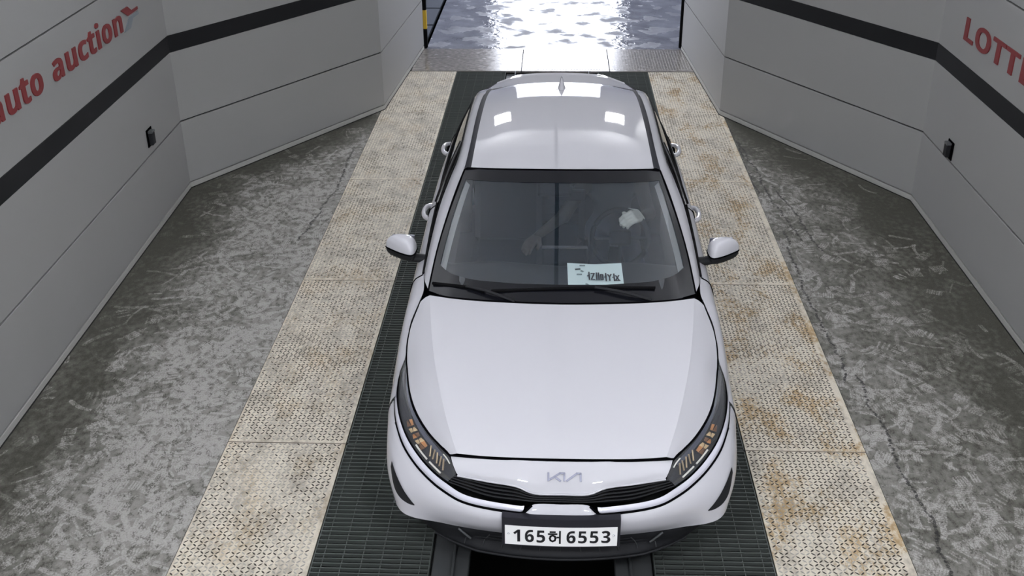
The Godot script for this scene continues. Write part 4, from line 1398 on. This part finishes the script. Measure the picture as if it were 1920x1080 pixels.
func build_cabin(car: Node) -> void:
	var cab := group_node("cabin", car)
	part("dashboard", surf([[
		curve([[0, 0.925, -1.32], [0.40, 0.925, -1.36], [0.70, 0.92, -1.50]], true),
		curve([[0, 0.925, -1.60], [0.40, 0.93, -1.62], [0.72, 0.92, -1.68]], true),
		curve([[0, 0.905, -1.86], [0.40, 0.925, -1.88], [0.75, 0.91, -1.88]], true),
		curve([[0, 0.84, -1.98], [0.40, 0.85, -2.00], [0.76, 0.84, -1.96]], true),
		curve([[0, 0.58, -1.98], [0.40, 0.56, -2.00], [0.76, 0.56, -1.96]], true)]], 4, 4, Vector3(0, 0.5, -1.5)), M.dash, cab)
	box("display", Vector3(0.27, 0.13, 0.02), Vector3(0.02, 0.925, -1.98), M.gloss_black, cab, 0.006)
	box("display_rim", Vector3(0.28, 0.010, 0.03), Vector3(0.02, 0.995, -1.975), M.rib_grey, cab, 0.003)
	box("console", Vector3(0.24, 0.30, 1.0), Vector3(0, 0.46, -2.50), M.interior, cab, 0.02)
	part("gear_knob", tube([Vector3(0.0, 0.60, -2.3), Vector3(0, 0.70, -2.32)], 0.022, 2, 8), M.gloss_black, cab)
	# mirror and sensor block at the top of the glass
	box("sensor_block", Vector3(0.20, 0.035, 0.16), Vector3(-0.045, 1.335, -2.125), M.interior, cab, 0.01).rotation.x = deg_to_rad(23)
	box("room_mirror", Vector3(0.235, 0.075, 0.03), Vector3(0.03, 1.265, -2.16), M.gloss_black, cab, 0.012)
	# steering wheel
	var sw := group_node("steering_wheel", cab)
	sw.transform = Transform3D(Basis(Vector3.RIGHT, deg_to_rad(-26)), Vector3(0.385, 0.865, -2.40))
	var ring := []
	for k in 33:
		var a := TAU * k / 32.0
		ring.append(Vector3(cos(a) * 0.182, sin(a) * 0.182, 0))
	part("rim_ring", tube(ring, 0.016, 2, 8), M.interior, sw)
	box("boss", Vector3(0.14, 0.10, 0.05), Vector3.ZERO, M.interior, sw, 0.02)
	for a in [0.0, PI, -PI / 2]:
		part("arm", tube([Vector3(cos(a) * 0.06, sin(a) * 0.04, 0), Vector3(cos(a) * 0.18, sin(a) * 0.18, 0)], 0.014, 2, 6), M.interior, sw)
	# seats
	for xs in [-0.37, 0.37]:
		var st := group_node("front_seat", cab)
		st.position = Vector3(xs, 0, -2.95)
		box("cushion", Vector3(0.50, 0.16, 0.52), Vector3(0, 0.50, 0.18), M.seat, st, 0.06)
		var b := box("backrest", Vector3(0.48, 0.62, 0.14), Vector3(0, 0.84, -0.14), M.seat, st, 0.06)
		b.rotation.x = deg_to_rad(-14)
		var hd := box("headrest", Vector3(0.26, 0.17, 0.09), Vector3(0, 1.22, -0.24), M.seat, st, 0.04)
		hd.rotation.x = deg_to_rad(-10)
	box("rear_seat", Vector3(1.25, 0.16, 0.5), Vector3(0, 0.48, -3.85), M.seat, cab, 0.05)
	box("rear_backrest", Vector3(1.25, 0.60, 0.14), Vector3(0, 0.82, -4.15), M.seat, cab, 0.05).rotation.x = deg_to_rad(-18)
	box("rear_shelf", Vector3(1.2, 0.03, 0.6), Vector3(0, 1.06, -4.50), M.interior, cab)
	for s in [-1.0, 1.0]:
		box("door_lining", Vector3(0.05, 0.62, 2.9), Vector3(s * 0.80, 0.62, -3.05), M.interior, cab, 0.02)
	box("cabin_floor", Vector3(1.55, 0.04, 3.2), Vector3(0, 0.30, -3.1), M.interior, cab)
	part("headliner", surf([[
		curve([[0, 1.39, -2.26], [0.3, 1.385, -2.27], [0.56, 1.365, -2.33]], true),
		curve([[0, 1.415, -3.0], [0.3, 1.41, -3.0], [0.57, 1.375, -3.0]], true),
		curve([[0, 1.38, -3.9], [0.3, 1.375, -3.9], [0.54, 1.34, -3.85]], true)]], 4, 4), M.interior_light, cab)

# ------------------------------------------------------------------ paper on the dashboard
func build_paper() -> void:
	var t := thing("paper_sheet", "pale blue paper sheet with mirrored black writing on the dashboard", "paper", Vector3(CX + 0.20, 0.940, -1.70))
	t.transform = Transform3D(Basis(Vector3.UP, deg_to_rad(1.0)) * Basis(Vector3.RIGHT, deg_to_rad(5.0)), t.position)
	var rows := []
	for j in 3:
		var r := []
		for i in 5:
			var u := i / 4.0 - 0.5
			r.append(Vector3(u * 0.325, 0.004 * cos(u * PI * 1.8) * -1.0 + 0.004, (j - 1) * 0.135))
		rows.append(r)
	part("sheet", surf([rows], 4, 3, Vector3(0, -1, 0), 0.001), M.paper, t)
	var put := func(lines: Array, wd: float, m: Material, called: String) -> void:
		var o := part(called, strokes(lines, wd, 0.0012), m, t)
		o.transform = Transform3D(Basis(Vector3.RIGHT, -PI / 2), Vector3(0, 0.0075, 0))
	# x right, y away from the viewer, as the strokes stand in the photograph
	put.call([[[-0.036, 0.030], [-0.036, -0.052]], [[-0.046, -0.012], [-0.036, -0.012]], [[-0.024, 0.016], [-0.006, 0.016], [-0.024, -0.050], [-0.004, -0.050]]], 0.0085, M.ink, "writing")
	put.call([[[0.008, 0.022], [0.008, -0.054]], [[0.020, 0.022], [0.020, -0.054]], [[0.032, 0.004], [0.032, -0.052], [0.044, -0.052], [0.044, 0.004], [0.032, 0.004]]], 0.0085, M.ink, "writing")
	put.call([[[0.062, 0.018], [0.062, -0.066]], [[0.054, -0.024], [0.062, -0.024]], [[0.074, 0.004], [0.083, -0.022], [0.083, -0.062]], [[0.083, -0.022], [0.093, 0.006]]], 0.0085, M.ink, "writing")
	put.call([[[0.110, 0.012], [0.110, -0.064]], [[0.102, -0.026], [0.110, -0.026]], [[0.120, -0.008], [0.136, -0.056]], [[0.138, -0.006], [0.120, -0.054]], [[0.116, -0.062], [0.142, -0.062]]], 0.0085, M.ink, "writing")
	put.call([[[-0.112, 0.062], [-0.090, 0.066]]], 0.014, M.grey_ink, "small_print")
	put.call([[[-0.085, 0.105], [-0.060, 0.105]], [[-0.080, 0.045], [-0.072, 0.038]], [[-0.105, 0.006], [-0.082, 0.006]], [[-0.056, -0.100], [-0.044, -0.112]]], 0.012, M.paper_grey, "small_print")

# ------------------------------------------------------------------ the driver
func blob(bones: Array, cell: float, k: float, st: SurfaceTool) -> void:
	# bones: [a, b, ra, rb, colour]; smooth union meshed as surface nets
	var lo := Vector3(1e9, 1e9, 1e9)
	var hi := -lo
	for b in bones:
		for q in [[b[0], b[2]], [b[1], b[3]]]:
			var r: Vector3 = Vector3.ONE * (q[1] + cell * 2.5)
			lo = lo.min(q[0] - r)
			hi = hi.max(q[0] + r)
	var nx := int((hi.x - lo.x) / cell) + 2
	var ny := int((hi.y - lo.y) / cell) + 2
	var nz := int((hi.z - lo.z) / cell) + 2
	var f := PackedFloat32Array()
	f.resize(nx * ny * nz)
	f.fill(1.0)
	var near := PackedInt32Array()
	near.resize(nx * ny * nz)
	var best := PackedFloat32Array()
	best.resize(nx * ny * nz)
	best.fill(1e9)
	for bi in bones.size():
		var b: Array = bones[bi]
		var a: Vector3 = b[0]
		var d: Vector3 = b[1] - a
		var l2 := maxf(d.length_squared(), 1e-9)
		var rm: float = maxf(b[2], b[3]) + k + cell * 2.0
		var m0: Vector3 = (a.min(b[1]) - Vector3.ONE * rm - lo) / cell
		var m1: Vector3 = (a.max(b[1]) + Vector3.ONE * rm - lo) / cell
		for z in range(maxi(int(m0.z), 0), mini(int(m1.z) + 2, nz)):
			for y in range(maxi(int(m0.y), 0), mini(int(m1.y) + 2, ny)):
				for x in range(maxi(int(m0.x), 0), mini(int(m1.x) + 2, nx)):
					var p := lo + Vector3(x, y, z) * cell
					var t := clampf((p - a).dot(d) / l2, 0.0, 1.0)
					var ds := p.distance_to(a + d * t) - lerpf(b[2], b[3], t)
					var id := (z * ny + y) * nx + x
					if ds < best[id]:
						best[id] = ds
						near[id] = bi
					var h := maxf(k - absf(f[id] - ds), 0.0) / k
					f[id] = minf(f[id], ds) - h * h * k * 0.25
	var vid := {}
	var V := []
	var C := []
	for z in nz - 1:
		for y in ny - 1:
			for x in nx - 1:
				var id := (z * ny + y) * nx + x
				var s := Vector3.ZERO
				var n := 0
				var mask := 0
				for c in 8:
					if f[id + (c & 1) + ((c >> 1) & 1) * nx + (c >> 2) * nx * ny] < 0.0:
						mask += 1
				if mask == 0 or mask == 8:
					continue
				for e in [[0, 1], [2, 3], [4, 5], [6, 7], [0, 2], [1, 3], [4, 6], [5, 7], [0, 4], [1, 5], [2, 6], [3, 7]]:
					var c0: int = e[0]
					var c1: int = e[1]
					var f0 := f[id + (c0 & 1) + ((c0 >> 1) & 1) * nx + (c0 >> 2) * nx * ny]
					var f1 := f[id + (c1 & 1) + ((c1 >> 1) & 1) * nx + (c1 >> 2) * nx * ny]
					if (f0 < 0.0) != (f1 < 0.0):
						var t := f0 / (f0 - f1)
						s += Vector3(c0 & 1, (c0 >> 1) & 1, c0 >> 2).lerp(Vector3(c1 & 1, (c1 >> 1) & 1, c1 >> 2), t)
						n += 1
				vid[id] = V.size()
				V.append(lo + (Vector3(x, y, z) + s / n) * cell)
				C.append(bones[near[id]][4])
	var N := []
	for v in V:
		N.append(Vector3.ZERO)
	var Q := []
	var step := [1, nx, nx * ny]
	for id in vid:
		for ax in 3:
			var u: int = step[(ax + 1) % 3]
			var w: int = step[(ax + 2) % 3]
			if (f[id] < 0.0) == (f[id + step[ax]] < 0.0):
				continue
			if not (vid.has(id - u) and vid.has(id - w) and vid.has(id - u - w)):
				continue
			var q := [vid[id], vid[id - u], vid[id - u - w], vid[id - w]]
			if f[id] >= 0.0:
				q.reverse()
			Q.append(q)
			var nn: Vector3 = (V[q[2]] - V[q[0]]).cross(V[q[3]] - V[q[1]])
			for i in q:
				N[i] += nn
	for q in Q:
		for i in [q[0], q[2], q[1], q[0], q[3], q[2]]:
			st.set_color(C[i])
			st.set_normal(N[i].normalized())
			st.add_vertex(V[i])

func hand(wrist: Vector3, along: Vector3, palm: Vector3, curl: float, col: Color, mirror := 1.0, k := 1.0) -> Array:
	# along: wrist to knuckles, palm: direction the palm faces
	var sidev := along.cross(palm).normalized() * mirror
	var out := []
	var kn := wrist + along * 0.085
	for i in 4:
		var o := sidev * (0.028 - 0.019 * i)
		out.append([wrist + o * 0.6 + along * 0.02, kn + o, 0.014, 0.0115, col])
		var a := kn + o
		var ln: float = [0.040, 0.045, 0.042, 0.034][i]
		var ang := curl
		for seg in 3:
			var d := (along * cos(ang) + palm * sin(ang)).normalized()
			var b: Vector3 = a + d * ln * [1.0, 0.65, 0.5][seg]
			out.append([a, b, 0.0105 - 0.001 * seg, 0.0095 - 0.001 * seg, col])
			a = b
			ang += curl
	var tb := wrist + along * 0.025 + sidev * 0.03
	var t1 := tb + along * 0.035 + sidev * 0.022 + palm * 0.012
	var t2 := t1 + along * 0.030 + palm * 0.018
	out.append([tb, t1, 0.015, 0.012, col])
	out.append([t1, t2, 0.0115, 0.010, col])
	for o in out:
		o[0] = wrist + (o[0] - wrist) * k
		o[1] = wrist + (o[1] - wrist) * k
		o[2] *= k * 1.1
		o[3] *= k * 1.1
	return out

func build_person() -> void:
	var t := thing("person", "driver in dark clothes with a white glove on the steering wheel", "person", Vector3(CX, 0, 0))
	var cloth := Color(0.025, 0.028, 0.035)
	var sleeve := Color(0.038, 0.032, 0.026)
	var skin := Color(0.42, 0.27, 0.19)
	var hair := Color(0.012, 0.010, 0.010)
	var trou := Color(0.03, 0.032, 0.045)
	var glove := Color(0.74, 0.80, 0.77)
	var hip := Vector3(0.37, 0.66, -2.98)
	var chest := Vector3(0.36, 0.98, -3.06)
	var neck := Vector3(0.36, 1.10, -3.04)
	var head := Vector3(0.36, 1.23, -3.00)
	var shl := Vector3(0.54, 1.04, -3.03)
	var shr := Vector3(0.18, 1.03, -3.00)
	var ell := Vector3(0.60, 0.86, -2.80)
	var wrl := Vector3(0.53, 0.975, -2.50)
	var elr := Vector3(0.02, 0.84, -2.80)
	var wrr := Vector3(-0.16, 0.86, -2.42)
	var st := SurfaceTool.new()
	st.begin(Mesh.PRIMITIVE_TRIANGLES)
	blob([
		[hip + Vector3(-0.07, 0, 0), hip + Vector3(0.07, 0, 0), 0.13, 0.13, trou],
		[hip, chest + Vector3(0, -0.12, 0), 0.13, 0.135, cloth],
		[chest + Vector3(-0.08, 0, 0), chest + Vector3(0.08, 0, 0), 0.125, 0.125, cloth],
		[shr, shl, 0.065, 0.065, cloth],
		[neck + Vector3(0, -0.03, 0), neck + Vector3(0, 0.06, 0.01), 0.058, 0.052, skin],
		[shl, ell, 0.056, 0.044, sleeve], [ell, wrl, 0.042, 0.028, sleeve],
		[shr, elr, 0.056, 0.044, sleeve], [elr, wrr, 0.042, 0.028, sleeve],
		[hip + Vector3(0.09, -0.02, 0), Vector3(0.50, 0.62, -2.52), 0.085, 0.062, trou],
		[hip + Vector3(-0.09, -0.02, 0), Vector3(0.25, 0.62, -2.52), 0.085, 0.062, trou],
		[Vector3(0.50, 0.62, -2.52), Vector3(0.48, 0.40, -2.28), 0.06, 0.045, trou],
		[Vector3(0.25, 0.62, -2.52), Vector3(0.27, 0.40, -2.28), 0.06, 0.045, trou],
	], 0.018, 0.03, st)
	# head with face and hair
	blob([
		[head + Vector3(0, 0.02, -0.015), head + Vector3(0, 0.03, 0.02), 0.078, 0.076, skin],
		[head + Vector3(0, -0.05, 0.02), head + Vector3(0, -0.075, 0.045), 0.058, 0.040, skin],
		[head + Vector3(0, 0.02, 0.094), head + Vector3(0, -0.018, 0.108), 0.010, 0.013, skin],
		[head + Vector3(-0.022, -0.052, 0.082), head + Vector3(0.022, -0.052, 0.082), 0.009, 0.009, Color(0.33, 0.14, 0.12)],
		[head + Vector3(-0.032, 0.022, 0.086), head + Vector3(-0.030, 0.022, 0.087), 0.010, 0.010, hair],
		[head + Vector3(0.032, 0.022, 0.086), head + Vector3(0.030, 0.022, 0.087), 0.010, 0.010, hair],
		[head + Vector3(-0.080, 0.005, 0.0), head + Vector3(-0.082, 0.03, -0.005), 0.012, 0.016, skin],
		[head + Vector3(0.080, 0.005, 0.0), head + Vector3(0.082, 0.03, -0.005), 0.012, 0.016, skin],
		[head + Vector3(0, 0.055, -0.03), head + Vector3(0, 0.065, 0.03), 0.084, 0.070, hair],
		[head + Vector3(0, 0.0, -0.05), head + Vector3(0, 0.05, -0.04), 0.070, 0.080, hair],
	], 0.008, 0.012, st)
	M.person = mat(Color.WHITE, 0.85)
	M.person.vertex_color_use_as_albedo = true
	part("body", st.commit(), M.person, t)
	for s in 2:
		var sg := SurfaceTool.new()
		sg.begin(Mesh.PRIMITIVE_TRIANGLES)
		if s == 0:
			blob(hand(wrl, Vector3(-0.62, 0.30, 0.72).normalized(), Vector3(-0.55, -0.75, -0.15).normalized(), 0.75, glove, -1.0, 1.22), 0.0045, 0.008, sg)
		else:
			blob(hand(wrr, Vector3(-0.42, -0.10, 0.90).normalized(), Vector3(0.0, -1.0, -0.1).normalized(), 0.25, Color(0.05, 0.042, 0.035), 1.0), 0.0045, 0.008, sg)
		var g := part("glove", sg.commit(), M.person, t)
		g.name = "glove" if s == 0 else "hand"
		if s == 0:
			g.set_meta("label", "white glove")

# trough lamps on the side walls, above the picture, that wash the white ceiling
func uplight(side: String, at: Vector3, inward: float, ln: float) -> void:
	var t := thing("trough_lamp", "long trough lamp high on the %s wall that lights the ceiling" % side, "lamp", at, "trough lamps on the side walls")
	box("housing", Vector3(0.22, 0.05, ln), Vector3(0, -0.06, 0), M.housing, t, 0.008)
	box("housing_side", Vector3(0.02, 0.14, ln), Vector3(inward * 0.10, 0.0, 0), M.housing, t, 0.004)
	box("lamp_tube", Vector3(0.06, 0.03, ln - 0.1), Vector3(0, -0.015, 0), M.tube, t)
	var l := AreaLight3D.new()
	l.name = "lamp_light"
	l.area_size = Vector2(0.1, ln - 0.1)
	l.light_energy = UPLIGHT
	l.light_color = Color(0.97, 0.98, 1.0)
	l.shadow_enabled = true
	l.set("area_range", 30.0)
	t.add_child(l)
	l.transform = Transform3D(Basis(Vector3.BACK, -inward * 0.45) * Basis(Vector3.RIGHT, PI / 2), Vector3(0, 0.08, 0))
